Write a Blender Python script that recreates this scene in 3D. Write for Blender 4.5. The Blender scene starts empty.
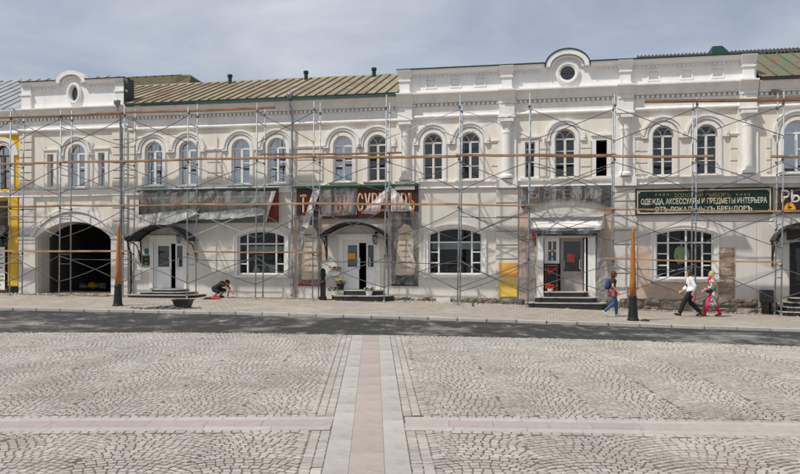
import bpy, bmesh, math, random
from mathutils import Vector, Matrix, noise as mnoise
random.seed(7)
R = math.radians
scene = bpy.context.scene
COL = scene.collection

# ------------------------------------------------------------------ camera
CZ = 2.827                      # eye height above the square under the camera
FPX, HOR = 800.0, 266.0         # focal length and eye level, in photograph pixels
cam_d = bpy.data.cameras.new('camera'); cam = bpy.data.objects.new('camera', cam_d); COL.objects.link(cam)
cam.location = (0, 0, CZ); cam.rotation_euler = (R(90), 0, 0)
cam_d.sensor_width = 36; cam_d.lens = 36.0 * FPX / 800
cam_d.shift_y = (HOR - 237) / 800; cam_d.clip_end = 2000
scene.camera = cam

# ------------------------------------------------------------------ frame of the facade
TT = 0.192; TH = math.atan(TT); CT, ST = math.cos(TH), math.sin(TH); Y0 = 35.56
def FW(u, y, z): return Vector((u * CT + y * ST, Y0 - u * ST + y * CT, z))
def UZ(px, py, d=0.0):
    """facade coordinate u and height z of a photograph pixel on the plane d metres out from the wall"""
    yd = Y0 - d / CT; k = (px - 400) / FPX
    X = k * yd / (1 + TT * k); Y = yd - TT * X
    return X * CT - (Y - Y0) * ST, CZ + (HOR - py) * Y / FPX
def U(px, d=0.0): return UZ(px, 0, d)[0]
def Z(px, py, d=0.0): return UZ(px, py, d)[1]

# ------------------------------------------------------------------ world, sun, exposure
SUNV = (Vector((-1.12, -1.0, 2.3))).normalized()           # towards the sun, in facade axes
SUNW = Matrix.Rotation(-TH, 3, 'Z') @ SUNV
EL = math.asin(SUNW.z); AZ = math.atan2(SUNW.x, SUNW.y)     # clockwise from +Y
w = bpy.data.worlds.new('World'); scene.world = w; w.use_nodes = True
nt = w.node_tree; nt.nodes.clear()
out = nt.nodes.new('ShaderNodeOutputWorld'); bg = nt.nodes.new('ShaderNodeBackground')
sky = nt.nodes.new('ShaderNodeTexSky'); sky.sky_type = 'NISHITA'; sky.sun_disc = False
sky.sun_elevation = EL; sky.sun_rotation = AZ; sky.dust_density = 2.0; sky.air_density = 1.0
tc = nt.nodes.new('ShaderNodeTexCoord'); mp = nt.nodes.new('ShaderNodeMapping')
mp.inputs['Scale'].default_value = (1.0, 1.0, 2.2); mp.inputs['Location'].default_value = (3.1, 0.4, 1.7)
nz = nt.nodes.new('ShaderNodeTexNoise'); nz.inputs['Scale'].default_value = 3.1; nz.inputs['Detail'].default_value = 7; nz.inputs['Roughness'].default_value = 0.56; nz.inputs['Distortion'].default_value = 0.4
rp = nt.nodes.new('ShaderNodeValToRGB'); rp.color_ramp.elements[0].position = 0.30; rp.color_ramp.elements[1].position = 0.68
rp.color_ramp.elements[0].color = (0, 0, 0, 1); rp.color_ramp.elements[1].color = (1, 1, 1, 1)
cl = nt.nodes.new('ShaderNodeValToRGB')
cl.color_ramp.elements[0].position = 0.32; cl.color_ramp.elements[0].color = (2.55, 2.82, 3.3, 1)
cl.color_ramp.elements[1].position = 0.72; cl.color_ramp.elements[1].color = (4.7, 4.9, 5.3, 1)
mx = nt.nodes.new('ShaderNodeMixRGB')
lift = nt.nodes.new('ShaderNodeMath'); lift.operation = 'MULTIPLY_ADD'; lift.inputs[1].default_value = 0.30; lift.inputs[2].default_value = 0.66
L = nt.links.new
L(tc.outputs['Generated'], mp.inputs['Vector']); L(mp.outputs[0], nz.inputs['Vector']); L(nz.outputs['Fac'], rp.inputs[0]); L(nz.outputs['Fac'], cl.inputs[0])
L(rp.outputs[0], lift.inputs[0]); L(lift.outputs[0], mx.inputs[0]); L(sky.outputs[0], mx.inputs[1]); L(cl.outputs[0], mx.inputs[2])
L(mx.outputs[0], bg.inputs['Color']); bg.inputs['Strength'].default_value = 0.108; L(bg.outputs[0], out.inputs['Surface'])

sun_d = bpy.data.lights.new('sun', 'SUN'); sun_d.energy = 2.75; sun_d.angle = R(1.3); sun_d.color = (1.0, 0.95, 0.865)
sun = bpy.data.objects.new('sun', sun_d); COL.objects.link(sun); sun.location = (-30, 0, 40)
sun.rotation_euler = SUNW.to_track_quat('Z', 'Y').to_euler()
vs = scene.view_settings; vs.view_transform = 'Standard'; vs.look = 'None'; vs.exposure = 0.42; vs.gamma = 1.0; vs.use_curve_mapping = False
scene.render.engine = 'CYCLES'; scene.render.resolution_x = 1024; scene.render.resolution_y = 607

# ------------------------------------------------------------------ materials
MATS = {}
def M(name, col, rough=0.8, var=0.12, scale=2.0, bump=0.0, bscale=30.0, stain=None, sscale=1.2, spos=(0.52, 0.68), stretch=(1, 1, 1), metal=0.0, spec=0.4, rnd=0.0, attr=None, streak=None):
    m = bpy.data.materials.new(name); m.use_nodes = True; MATS[name] = m
    n = m.node_tree.nodes; l = m.node_tree.links.new; b = n['Principled BSDF']
    b.inputs['Roughness'].default_value = rough; b.inputs['Metallic'].default_value = metal; b.inputs['Specular IOR Level'].default_value = spec
    t = n.new('ShaderNodeTexCoord'); mp = n.new('ShaderNodeMapping'); mp.inputs['Scale'].default_value = stretch
    l(t.outputs['Object'], mp.inputs['Vector'])
    a = n.new('ShaderNodeTexNoise'); a.inputs['Scale'].default_value = scale; a.inputs['Detail'].default_value = 8; a.inputs['Roughness'].default_value = 0.62
    l(mp.outputs[0], a.inputs['Vector'])
    r = n.new('ShaderNodeValToRGB'); r.color_ramp.elements[0].position = 0.3; r.color_ramp.elements[1].position = 0.7
    r.color_ramp.elements[0].color = tuple(max(0, c * (1 - var)) for c in col) + (1,)
    r.color_ramp.elements[1].color = tuple(min(0.95, c * (1 + var)) for c in col) + (1,)
    l(a.outputs['Fac'], r.inputs[0]); cur = r.outputs[0]
    if stain:
        s = n.new('ShaderNodeTexNoise'); s.inputs['Scale'].default_value = sscale; s.inputs['Detail'].default_value = 9; s.inputs['Roughness'].default_value = 0.66
        l(mp.outputs[0], s.inputs['Vector'])
        q = n.new('ShaderNodeValToRGB'); q.color_ramp.elements[0].position = spos[0]; q.color_ramp.elements[1].position = spos[1]
        l(s.outputs['Fac'], q.inputs[0]); x = n.new('ShaderNodeMixRGB'); x.inputs[2].default_value = tuple(stain) + (1,)
        l(q.outputs[0], x.inputs[0]); l(cur, x.inputs[1]); cur = x.outputs[0]
    if streak:
        mq = n.new('ShaderNodeMapping'); mq.inputs['Scale'].default_value = (1.7, 1.7, 0.30); l(t.outputs['Object'], mq.inputs['Vector'])
        s = n.new('ShaderNodeTexNoise'); s.inputs['Scale'].default_value = 1.7; s.inputs['Detail'].default_value = 8; s.inputs['Roughness'].default_value = 0.7; l(mq.outputs[0], s.inputs['Vector'])
        q = n.new('ShaderNodeMapRange'); q.inputs['From Min'].default_value = 0.50; q.inputs['From Max'].default_value = 0.74; q.inputs['To Max'].default_value = streak[1]; l(s.outputs['Fac'], q.inputs['Value'])
        x = n.new('ShaderNodeMixRGB'); x.inputs[2].default_value = tuple(streak[0]) + (1,); l(q.outputs[0], x.inputs[0]); l(cur, x.inputs[1]); cur = x.outputs[0]
    if rnd or attr:
        h = n.new('ShaderNodeHueSaturation'); mr = n.new('ShaderNodeMapRange'); mr.inputs['To Min'].default_value = 1 - (rnd or 0.25); mr.inputs['To Max'].default_value = 1 + (rnd or 0.25)
        if attr:
            o = n.new('ShaderNodeAttribute'); o.attribute_name = attr; l(o.outputs['Fac'], mr.inputs['Value'])
        else:
            o = n.new('ShaderNodeObjectInfo'); l(o.outputs['Random'], mr.inputs['Value'])
        l(mr.outputs[0], h.inputs['Value']); l(cur, h.inputs['Color']); cur = h.outputs[0]
    l(cur, b.inputs['Base Color'])
    if bump:
        f = n.new('ShaderNodeTexNoise'); f.inputs['Scale'].default_value = bscale; f.inputs['Detail'].default_value = 6; l(t.outputs['Object'], f.inputs['Vector'])
        u = n.new('ShaderNodeBump'); u.inputs['Strength'].default_value = bump; u.inputs['Distance'].default_value = 0.02
        l(f.outputs['Fac'], u.inputs['Height']); l(u.outputs[0], b.inputs['Normal'])
    return m

CREAM = M('cream_plaster', (0.755, 0.715, 0.64), 0.9, 0.07, 0.9, 0.25, 25, (0.52, 0.49, 0.44), 0.9, (0.54, 0.80), (1, 1, 0.45), streak=((0.42, 0.38, 0.32), 0.40))
GREYP = M('grey_plaster', (0.665, 0.635, 0.58), 0.9, 0.09, 0.8, 0.25, 25, (0.70, 0.69, 0.66), 0.7, (0.55, 0.62), (1, 1, 0.6), streak=((0.44, 0.41, 0.36), 0.32))
WHITE = M('white_trim', (0.79, 0.775, 0.745), 0.85, 0.05, 2.0, 0.18, 30, (0.60, 0.57, 0.52), 1.3, (0.57, 0.84), (1, 1, 0.5), streak=((0.48, 0.44, 0.38), 0.40))
WHITEP = M('white_parapet', (0.83, 0.825, 0.815), 0.85, 0.04, 1.6, 0.12, 25, (0.68, 0.67, 0.65), 1.1, (0.6, 0.9), (1, 1, 0.4), streak=((0.58, 0.56, 0.52), 0.40))
YELLOW = M('yellow_plaster', (0.72, 0.46, 0.03), 0.85, 0.08, 1.5, 0.15)
OCHRE = M('ochre_sample', (0.78, 0.42, 0.09), 0.85, 0.07, 2.5)
YSAMP = M('yellow_sample', (0.80, 0.55, 0.11), 0.85, 0.06, 2.5)
PINKP = M('bare_render', (0.56, 0.43, 0.335), 0.95, 0.12, 1.6, 0.5, 18, (0.42, 0.35, 0.29), 2.2, (0.55, 0.64))
STONE = M('plinth_stone', (0.20, 0.17, 0.135), 0.95, 0.35, 3.5, 0.9, 14, (0.40, 0.37, 0.33), 1.7, (0.56, 0.66), rnd=0.35)
MORTAR = M('plinth_mortar', (0.24, 0.215, 0.18), 0.95, 0.25, 4, 0.6, 16)
SANDST = M('bare_brick', (0.36, 0.275, 0.205), 0.95, 0.28, 3.0, 0.8, 16, (0.52, 0.43, 0.35), 2.0, (0.52, 0.66), rnd=0.22)
WHITEF = M('white_frame', (0.80, 0.80, 0.79), 0.45, 0.03, 3)
OLDF = M('old_frame', (0.68, 0.655, 0.61), 0.6, 0.10, 5, 0.2, 40)
BROWNF = M('brown_frame', (0.10, 0.045, 0.03), 0.5, 0.15, 6)
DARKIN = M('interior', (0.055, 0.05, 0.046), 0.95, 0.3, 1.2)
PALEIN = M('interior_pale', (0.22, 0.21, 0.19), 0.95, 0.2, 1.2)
GREENM = M('green_metal', (0.006, 0.028, 0.018), 0.45, 0.25, 3, spec=0.5)
GREENB = M('green_flashing', (0.02, 0.17, 0.06), 0.45, 0.2, 3)
ROOFG = M('rusty_green_roof', (0.235, 0.25, 0.16), 0.66, 0.16, 1.8, 0.2, 10, (0.20, 0.12, 0.075), 1.6, (0.47, 0.66), (1, 0.35, 1), rnd=0.13)
ROOFS = M('rusty_seam', (0.175, 0.085, 0.05), 0.8, 0.35, 3.0, 0, 10, (0.20, 0.21, 0.13), 2.2, (0.56, 0.68))
ROOFE = M('patched_green_roof', (0.115, 0.155, 0.10), 0.7, 0.2, 1.8, 0.2, 10, (0.165, 0.10, 0.06), 1.8, (0.44, 0.60), rnd=0.08)
ROOFGR = M('grey_metal_roof', (0.33, 0.34, 0.355), 0.5, 0.12, 1.2, 0, 10, (0.24, 0.24, 0.25), 1.5, rnd=0.1, metal=0.2)
ROOFD = M('dark_corrugated', (0.035, 0.033, 0.032), 0.6, 0.3, 3)
RUSTY = M('rusty_monitor', (0.125, 0.092, 0.055), 0.8, 0.35, 3, 0.5, 12, (0.075, 0.085, 0.045), 2.5, (0.42, 0.66))
GALV = M('galvanised', (0.31, 0.345, 0.375), 0.45, 0.25, 4, metal=0.55)
PIPEM = M('scaffold_steel', (0.34, 0.37, 0.395), 0.5, 0.35, 6, 0, 10, (0.20, 0.13, 0.09), 5, (0.60, 0.68), metal=0.35)
BRACEM = M('brace_steel', (0.10, 0.104, 0.11), 0.7, 0.4, 5, metal=0.05, spec=0.25)
WOOD = M('plank_wood', (0.34, 0.205, 0.115), 0.8, 0.4, 5, 0.4, 30, (0.20, 0.12, 0.07), 4, (0.55, 0.66), (0.25, 1, 1), rnd=0.30)
POSTW = M('varnished_wood', (0.40, 0.145, 0.022), 0.42, 0.28, 7, 0.1, 30, stretch=(3, 3, 0.4))
BLACK = M('black_metal', (0.013, 0.013, 0.014), 0.45, 0.3, 4)
BLACKP = M('black_plastic', (0.018, 0.018, 0.02), 0.5, 0.3, 5, 0, 10, (0.16, 0.16, 0.15), 6, (0.60, 0.72))
GRANITE = M('black_step', (0.022, 0.022, 0.024), 0.6, 0.35, 10)
TREAD = M('step_tread', (0.42, 0.39, 0.36), 0.7, 0.2, 6, rnd=0.1)
SIGNB = M('brown_board', (0.050, 0.014, 0.013), 0.45, 0.25, 2)
SIGNG = M('green_board', (0.003, 0.026, 0.021), 0.45, 0.12, 2)
SIGND = M('slate_board', (0.045, 0.046, 0.055), 0.55, 0.2, 2)
SIGNR = M('red_board', (0.15, 0.02, 0.02), 0.5, 0.25, 2)
GOLDT = M('beige_paint', (0.62, 0.55, 0.40), 0.5, 0.08, 5)
CREAMT = M('cream_letter', (0.70, 0.66, 0.53), 0.5, 0.05, 5)
DULLG = M('dull_gold', (0.22, 0.15, 0.055), 0.5, 0.15, 5)
BROWNT = M('tan_letter', (0.26, 0.185, 0.12), 0.55, 0.1, 5)
ORANGE = M('orange_letter', (0.50, 0.15, 0.013), 0.5, 0.2, 5)
FADEDO = M('faded_orange', (0.40, 0.19, 0.11), 0.6, 0.25, 5)
WHITEL = M('white_letter', (0.80, 0.80, 0.78), 0.5, 0.05, 5)
YELLOWL = M('yellow_emblem', (0.80, 0.46, 0.02), 0.5, 0.15, 6)
PAPER = M('parchment', (0.62, 0.52, 0.38), 0.8, 0.12, 3, 0, 10, (0.34, 0.24, 0.15), 2.5, (0.6, 0.75))
PRINT = M('dark_print', (0.09, 0.06, 0.045), 0.7, 0.2, 5)
REDB = M('red_band', (0.20, 0.028, 0.014), 0.5, 0.2, 3)
MOTTLE = M('mottled_banner', (0.17, 0.135, 0.10), 0.6, 0.5, 3, 0, 10, (0.045, 0.05, 0.06), 3, (0.48, 0.56))
RED = M('red_paint', (0.62, 0.03, 0.025), 0.5, 0.1, 5)
ORANGEP = M('orange_notice', (0.80, 0.33, 0.02), 0.5, 0.08, 5)
TEAL = M('green_plaque', (0.01, 0.19, 0.12), 0.4, 0.1, 5)
POTW = M('white_pot', (0.74, 0.73, 0.70), 0.5, 0.06, 5)
SOIL = M('dark_soil', (0.05, 0.035, 0.025), 0.95, 0.3, 10)
LEAF = M('leaf', (0.055, 0.13, 0.03), 0.6, 0.35, 10, rnd=0.2)
PINKF = M('pink_petal', (0.62, 0.06, 0.28), 0.6, 0.2, 10)
WHITEFL = M('white_petal', (0.80, 0.76, 0.78), 0.6, 0.1, 10)
YELFL = M('yellow_petal', (0.80, 0.60, 0.04), 0.6, 0.1, 10)
DEBRIS = M('grey_rubble', (0.075, 0.08, 0.088), 0.9, 0.5, 8, rnd=0.4)
RUBBLE = M('pale_rubble', (0.55, 0.53, 0.50), 0.95, 0.25, 8, rnd=0.25)
BAGW = M('white_sack', (0.24, 0.24, 0.23), 0.7, 0.2, 6)
BAGY = M('yellow_sack', (0.42, 0.30, 0.04), 0.6, 0.2, 6)
BOTTLE = M('green_bottle', (0.01, 0.12, 0.03), 0.15, 0.1, 6, spec=0.6)
CURTAIN = M('pale_curtain', (0.55, 0.60, 0.58), 0.9, 0.15, 4, stretch=(6, 6, 0.6))
LIME = M('lime_shirt', (0.66, 0.76, 0.36), 0.8, 0.12, 6)
MANNQ = M('mannequin_skin', (0.72, 0.66, 0.58), 0.6, 0.06, 6)
SKIN = M('skin', (0.55, 0.32, 0.22), 0.55, 0.08, 12)
SKINT = M('tanned_skin', (0.46, 0.21, 0.125), 0.55, 0.08, 12)
HAIRB = M('brown_hair', (0.075, 0.028, 0.014), 0.6, 0.3, 25)
HAIRY = M('blond_hair', (0.50, 0.36, 0.19), 0.6, 0.2, 25)
HAIRD = M('dark_hair', (0.015, 0.012, 0.011), 0.6, 0.3, 25)
SHIRTW = M('white_cotton', (0.80, 0.80, 0.82), 0.85, 0.05, 14, 0.3, 20)
TROUS = M('black_cotton', (0.014, 0.014, 0.017), 0.9, 0.2, 14, 0.3, 20)
JEANS = M('blue_denim', (0.05, 0.105, 0.21), 0.9, 0.25, 14, 0.3, 30)
DTOP = M('dark_top', (0.05, 0.028, 0.03), 0.9, 0.3, 20)
PACK = M('blue_nylon', (0.025, 0.055, 0.16), 0.7, 0.2, 8)
CORAL = M('coral_cloth', (0.40, 0.10, 0.06), 0.9, 0.25, 14, 0.3, 20)
PINK = M('magenta_cloth', (0.56, 0.015, 0.11), 0.85, 0.15, 14, 0.3, 20)
SHOEW = M('white_shoe', (0.62, 0.60, 0.58), 0.6, 0.1, 10)
SHOEB = M('black_shoe', (0.014, 0.013, 0.013), 0.5, 0.1, 10)
SHOER = M('red_shoe', (0.40, 0.03, 0.02), 0.5, 0.1, 10)
SHORTS = M('charcoal_cloth', (0.02, 0.021, 0.024), 0.9, 0.25, 14)
KERB = M('kerb_stone', (0.42, 0.40, 0.37), 0.9, 0.12, 3, 0.3, 20, (0.36, 0.34, 0.31), 3, rnd=0.10)
SLABG = M('grey_slab', (0.395, 0.378, 0.35), 0.85, 0.12, 2.5, 0.25, 40, (0.285, 0.255, 0.22), 1.6, (0.50, 0.72), rnd=0.08)
SLABP = M('pink_slab', (0.37, 0.325, 0.295), 0.85, 0.12, 2.5, 0.25, 40, (0.27, 0.235, 0.205), 1.6, (0.50, 0.74), rnd=0.08)
SETT = M('granite_sett', (0.375, 0.352, 0.32), 0.8, 0.18, 0.7, 0.35, 60, (0.285, 0.243, 0.20), 0.42, (0.50, 0.74), attr='tone', rnd=0.14)
JOINT = M('sand_joint', (0.14, 0.105, 0.075), 0.95, 0.35, 1.5, 0.4, 30, (0.19, 0.14, 0.095), 0.7)
EARTH = M('earth', (0.20, 0.18, 0.15), 0.95, 0.2, 0.4)

def glass_mat(name, tint, refl):
    m = bpy.data.materials.new(name); m.use_nodes = True; n = m.node_tree.nodes; l = m.node_tree.links.new; n.clear()
    o = n.new('ShaderNodeOutputMaterial'); t = n.new('ShaderNodeBsdfTransparent'); t.inputs[0].default_value = tint + (1,)
    g = n.new('ShaderNodeBsdfGlossy'); g.inputs['Roughness'].default_value = 0.03; g.inputs[0].default_value = (0.95, 0.97, 1, 1)
    tcn = n.new('ShaderNodeTexCoord'); nn = n.new('ShaderNodeTexNoise'); nn.inputs['Scale'].default_value = 1.6; bp = n.new('ShaderNodeBump'); bp.inputs['Strength'].default_value = 0.10; bp.inputs['Distance'].default_value = 0.04
    l(tcn.outputs['Object'], nn.inputs['Vector']); l(nn.outputs['Fac'], bp.inputs['Height']); l(bp.outputs[0], g.inputs['Normal'])
    f = n.new('ShaderNodeFresnel'); f.inputs['IOR'].default_value = 1.5 if refl > .1 else 1.32
    a = n.new('ShaderNodeMath'); a.operation = 'ADD'; a.use_clamp = True; a.inputs[1].default_value = refl
    x = n.new('ShaderNodeMixShader'); l(f.outputs[0], a.inputs[0]); l(a.outputs[0], x.inputs[0]); l(t.outputs[0], x.inputs[1]); l(g.outputs[0], x.inputs[2]); l(x.outputs[0], o.inputs[0])
    MATS[name] = m; return m
GLASS_B = glass_mat('coated_glass', (0.55, 0.62, 0.68), 0.30)
GLASS_D = glass_mat('plain_glass', (0.72, 0.75, 0.74), 0.045)
GLASS_S = glass_mat('shop_glass', (0.88, 0.90, 0.89), 0.0)

def film_mat(name, lo, hi, col, sc=3.0):
    m = bpy.data.materials.new(name); m.use_nodes = True; n = m.node_tree.nodes; l = m.node_tree.links.new; b = n['Principled BSDF']; o = n['Material Output']
    b.inputs['Base Color'].default_value = col + (1,); b.inputs['Roughness'].default_value = 0.30; b.inputs['Specular IOR Level'].default_value = 0.6
    tcn = n.new('ShaderNodeTexCoord'); mp = n.new('ShaderNodeMapping'); mp.inputs['Rotation'].default_value = (0, 0.75, 0); mp.inputs['Scale'].default_value = (sc, 1.0, sc * 0.28)
    nn = n.new('ShaderNodeTexNoise'); nn.inputs['Scale'].default_value = 1.6; nn.inputs['Detail'].default_value = 5; nn.inputs['Distortion'].default_value = 0.5
    bp = n.new('ShaderNodeBump'); bp.inputs['Strength'].default_value = 0.5; bp.inputs['Distance'].default_value = 0.08
    l(tcn.outputs['Object'], mp.inputs['Vector']); l(mp.outputs[0], nn.inputs['Vector']); l(nn.outputs['Fac'], bp.inputs['Height']); l(bp.outputs[0], b.inputs['Normal'])
    t = n.new('ShaderNodeBsdfTransparent'); x = n.new('ShaderNodeMixShader')
    mr = n.new('ShaderNodeMapRange'); mr.inputs['From Min'].default_value = 0.44; mr.inputs['From Max'].default_value = 0.70; mr.inputs['To Min'].default_value = lo; mr.inputs['To Max'].default_value = hi
    l(nn.outputs['Fac'], mr.inputs['Value']); l(mr.outputs[0], x.inputs[0]); l(t.outputs[0], x.inputs[1]); l(b.outputs[0], x.inputs[2]); l(x.outputs[0], o.inputs[0])
    MATS[name] = m; return m
FILM = film_mat('clear_film', 0.05, 0.42, (0.62, 0.63, 0.64), 2.2)
FILMC = film_mat('cloudy_film', 0.30, 0.85, (0.34, 0.335, 0.325), 2.0)
FILMW = film_mat('milky_film', 0.45, 0.95, (0.72, 0.71, 0.69))
FILMS = film_mat('silver_film', 0.50, 0.95, (0.40, 0.40, 0.41))

def floral():
    m = bpy.data.materials.new('floral_print'); m.use_nodes = True; n = m.node_tree.nodes; l = m.node_tree.links.new; b = n['Principled BSDF']
    t = n.new('ShaderNodeTexCoord'); v = n.new('ShaderNodeTexVoronoi'); v.inputs['Scale'].default_value = 14
    s = n.new('ShaderNodeSeparateColor'); r = n.new('ShaderNodeValToRGB'); r.color_ramp.interpolation = 'CONSTANT'
    cols = [(0.62, 0.56, 0.46), (0.10, 0.20, 0.22), (0.52, 0.12, 0.16), (0.60, 0.42, 0.16), (0.14, 0.28, 0.17), (0.62, 0.30, 0.34), (0.09, 0.10, 0.18)]
    e = r.color_ramp.elements; e[0].color = cols[0] + (1,); e[1].position = 1 / 7; e[1].color = cols[1] + (1,)
    for i in range(2, 7): k = e.new(i / 7); k.color = cols[i] + (1,)
    l(t.outputs['Object'], v.inputs['Vector']); l(v.outputs['Color'], s.inputs[0]); l(s.outputs[0], r.inputs[0]); l(r.outputs[0], b.inputs['Base Color']); b.inputs['Roughness'].default_value = 0.9
    return m
FLORAL = floral()

def asphalt():
    m = bpy.data.materials.new('milled_asphalt'); m.use_nodes = True; n = m.node_tree.nodes; l = m.node_tree.links.new; b = n['Principled BSDF']; b.inputs['Roughness'].default_value = 0.9
    t = n.new('ShaderNodeTexCoord'); mp = n.new('ShaderNodeMapping'); mp.inputs['Rotation'].default_value = (0, 0, 0.12); mp.inputs['Scale'].default_value = (1.1, 0.62, 1)
    a = n.new('ShaderNodeTexNoise'); a.inputs['Scale'].default_value = 1.5; a.inputs['Detail'].default_value = 10; a.inputs['Roughness'].default_value = 0.78
    l(t.outputs['Object'], mp.inputs['Vector']); l(mp.outputs[0], a.inputs['Vector'])
    r = n.new('ShaderNodeValToRGB'); e = r.color_ramp.elements
    e[0].position = 0.30; e[0].color = (0.02, 0.02, 0.019, 1); e[1].position = 0.67; e[1].color = (0.36, 0.345, 0.32, 1)
    k = e.new(0.52); k.color = (0.028, 0.028, 0.027, 1); k = e.new(0.59); k.color = (0.10, 0.098, 0.092, 1)
    l(a.outputs['Fac'], r.inputs[0]); 
    f = n.new('ShaderNodeTexNoise'); f.inputs['Scale'].default_value = 26; f.inputs['Detail'].default_value = 4; l(t.outputs['Object'], f.inputs['Vector'])
    x = n.new('ShaderNodeMixRGB'); x.blend_type = 'OVERLAY'; x.inputs[0].default_value = 0.45; l(r.outputs[0], x.inputs[1]); l(f.outputs['Fac'], x.inputs[2])
    u = n.new('ShaderNodeBump'); u.inputs['Strength'].default_value = 0.6; u.inputs['Distance'].default_value = 0.02; l(f.outputs['Fac'], u.inputs['Height']); l(u.outputs[0], b.inputs['Normal'])
    d = n.new('ShaderNodeTexNoise'); d.inputs['Scale'].default_value = 0.33; d.inputs['Detail'].default_value = 8; d.inputs['Roughness'].default_value = 0.72; l(t.outputs['Object'], d.inputs['Vector'])
    dr = n.new('ShaderNodeValToRGB'); dr.color_ramp.elements[0].position = 0.52; dr.color_ramp.elements[1].position = 0.66; l(d.outputs['Fac'], dr.inputs[0])
    dm = n.new('ShaderNodeMixRGB'); dm.inputs[2].default_value = (0.27, 0.255, 0.235, 1); l(dr.outputs[0], dm.inputs[0]); l(x.outputs[0], dm.inputs[1])
    l(dm.outputs[0], b.inputs['Base Color']); return m
ASPH = asphalt()
def pavers():
    m = bpy.data.materials.new('small_pavers'); m.use_nodes = True; n = m.node_tree.nodes; l = m.node_tree.links.new; b = n['Principled BSDF']; b.inputs['Roughness'].default_value = 0.9
    t = n.new('ShaderNodeTexCoord'); mp = n.new('ShaderNodeMapping'); mp.inputs['Rotation'].default_value = (0, 0, TH)
    br = n.new('ShaderNodeTexBrick'); br.inputs['Scale'].default_value = 1.0; br.inputs['Brick Width'].default_value = 0.22; br.inputs['Row Height'].default_value = 0.22; br.inputs['Mortar Size'].default_value = 0.012
    br.inputs['Color1'].default_value = (0.37, 0.332, 0.29, 1); br.inputs['Color2'].default_value = (0.275, 0.245, 0.21, 1); br.inputs['Mortar'].default_value = (0.20, 0.165, 0.13, 1); br.inputs['Bias'].default_value = -0.1
    l(t.outputs['Object'], mp.inputs['Vector']); l(mp.outputs[0], br.inputs['Vector'])
    a = n.new('ShaderNodeTexNoise'); a.inputs['Scale'].default_value = 0.6; a.inputs['Detail'].default_value = 9; a.inputs['Roughness'].default_value = 0.7; l(t.outputs['Object'], a.inputs['Vector'])
    r = n.new('ShaderNodeValToRGB'); r.color_ramp.elements[0].position = 0.5; r.color_ramp.elements[1].position = 0.72; l(a.outputs['Fac'], r.inputs[0])
    x = n.new('ShaderNodeMixRGB'); x.inputs[2].default_value = (0.41, 0.385, 0.35, 1); l(r.outputs[0], x.inputs[0]); l(br.outputs['Color'], x.inputs[1]); l(x.outputs[0], b.inputs['Base Color'])
    return m
PAVE = pavers()

# ------------------------------------------------------------------ mesh helpers
def link(name, me, mat, parent=None, smooth=False):
    o = bpy.data.objects.new(name, me); COL.objects.link(o)
    if mat is not None and not me.materials: me.materials.append(mat)
    if smooth: me.polygons.foreach_set('use_smooth', [True] * len(me.polygons))
    if parent is not None: o.parent = parent
    return o
def tomesh(bm, name, org=(0, 0, 0)):
    if org != (0, 0, 0): bmesh.ops.translate(bm, verts=bm.verts, vec=-Vector(org))
    bmesh.ops.recalc_face_normals(bm, faces=bm.faces)
    me = bpy.data.meshes.new(name); bm.to_mesh(me); bm.free(); return me
def tag(o, label, cat, group=None):
    o['label'] = label; o['category'] = cat
    if group: o['group'] = group
def kind(o, k): o['kind'] = k; return o
class Thing:
    """an Empty at a thing's base; meshes are given in facade coordinates (u, y inward, z)"""
    def __init__(s, name, label, cat, org, group=None, facade=True, rot=0.0):
        s.o = bpy.data.objects.new(name, None); COL.objects.link(s.o); s.o.empty_display_size = 0.2
        s.org = tuple(org) if facade else (0, 0, 0)
        s.o.location = FW(*org) if facade else org
        s.o.rotation_euler = (0, 0, -TH if facade else rot)
        tag(s.o, label, cat, group)
    def part(s, name, bm, mat, parent=None, smooth=False, label=None):
        o = link(name, tomesh(bm, name, s.org), mat, parent or s.o, smooth)
        if label: o['label'] = label
        return o
def one(name, label, cat, bm, mat, org, group=None, smooth=False):
    """a thing that is one mesh, in facade coordinates"""
    o = link(name, tomesh(bm, name, tuple(org)), mat, None, smooth); o.location = FW(*org); o.rotation_euler = (0, 0, -TH); tag(o, label, cat, group); return o
def BM(): return bmesh.new()
def box(bm, x0, x1, y0, y1, z0, z1):
    v = [bm.verts.new((x, y, z)) for x in (x0, x1) for y in (y0, y1) for z in (z0, z1)]
    for f in ((0, 1, 3, 2), (4, 6, 7, 5), (0, 4, 5, 1), (2, 3, 7, 6), (0, 2, 6, 4), (1, 5, 7, 3)): bm.faces.new([v[i] for i in f])
    return bm
def prism(bm, pts, y0, y1):
    a = [bm.verts.new((u, y0, z)) for u, z in pts]; b = [bm.verts.new((u, y1, z)) for u, z in pts]
    bm.faces.new(a); bm.faces.new(b[::-1]); n = len(pts)
    for i in range(n): bm.faces.new((a[i], b[i], b[(i + 1) % n], a[(i + 1) % n]))
    return bm
def ring(bm, o, i, y0, y1, closed=True):
    A = [[bm.verts.new((u, y, z)) for u, z in p] for p in (o, i) for y in (y0, y1)]
    n = len(o); rng = range(n if closed else n - 1)
    for k in rng:
        j = (k + 1) % n
        for p, q in ((0, 2), (2, 3), (3, 1), (1, 0)): bm.faces.new((A[p][k], A[p][j], A[q][j], A[q][k]))
    if not closed:
        for k in (0, n - 1): bm.faces.new((A[0][k], A[1][k], A[3][k], A[2][k]))
    return bm
def profile(bm, prof, u0, u1):
    a = [bm.verts.new((u0, y, z)) for y, z in prof]; b = [bm.verts.new((u1, y, z)) for y, z in prof]; n = len(prof)
    for i in range(n): bm.faces.new((a[i], b[i], b[(i + 1) % n], a[(i + 1) % n]))
    bm.faces.new(a); bm.faces.new(b[::-1]); return bm
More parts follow.
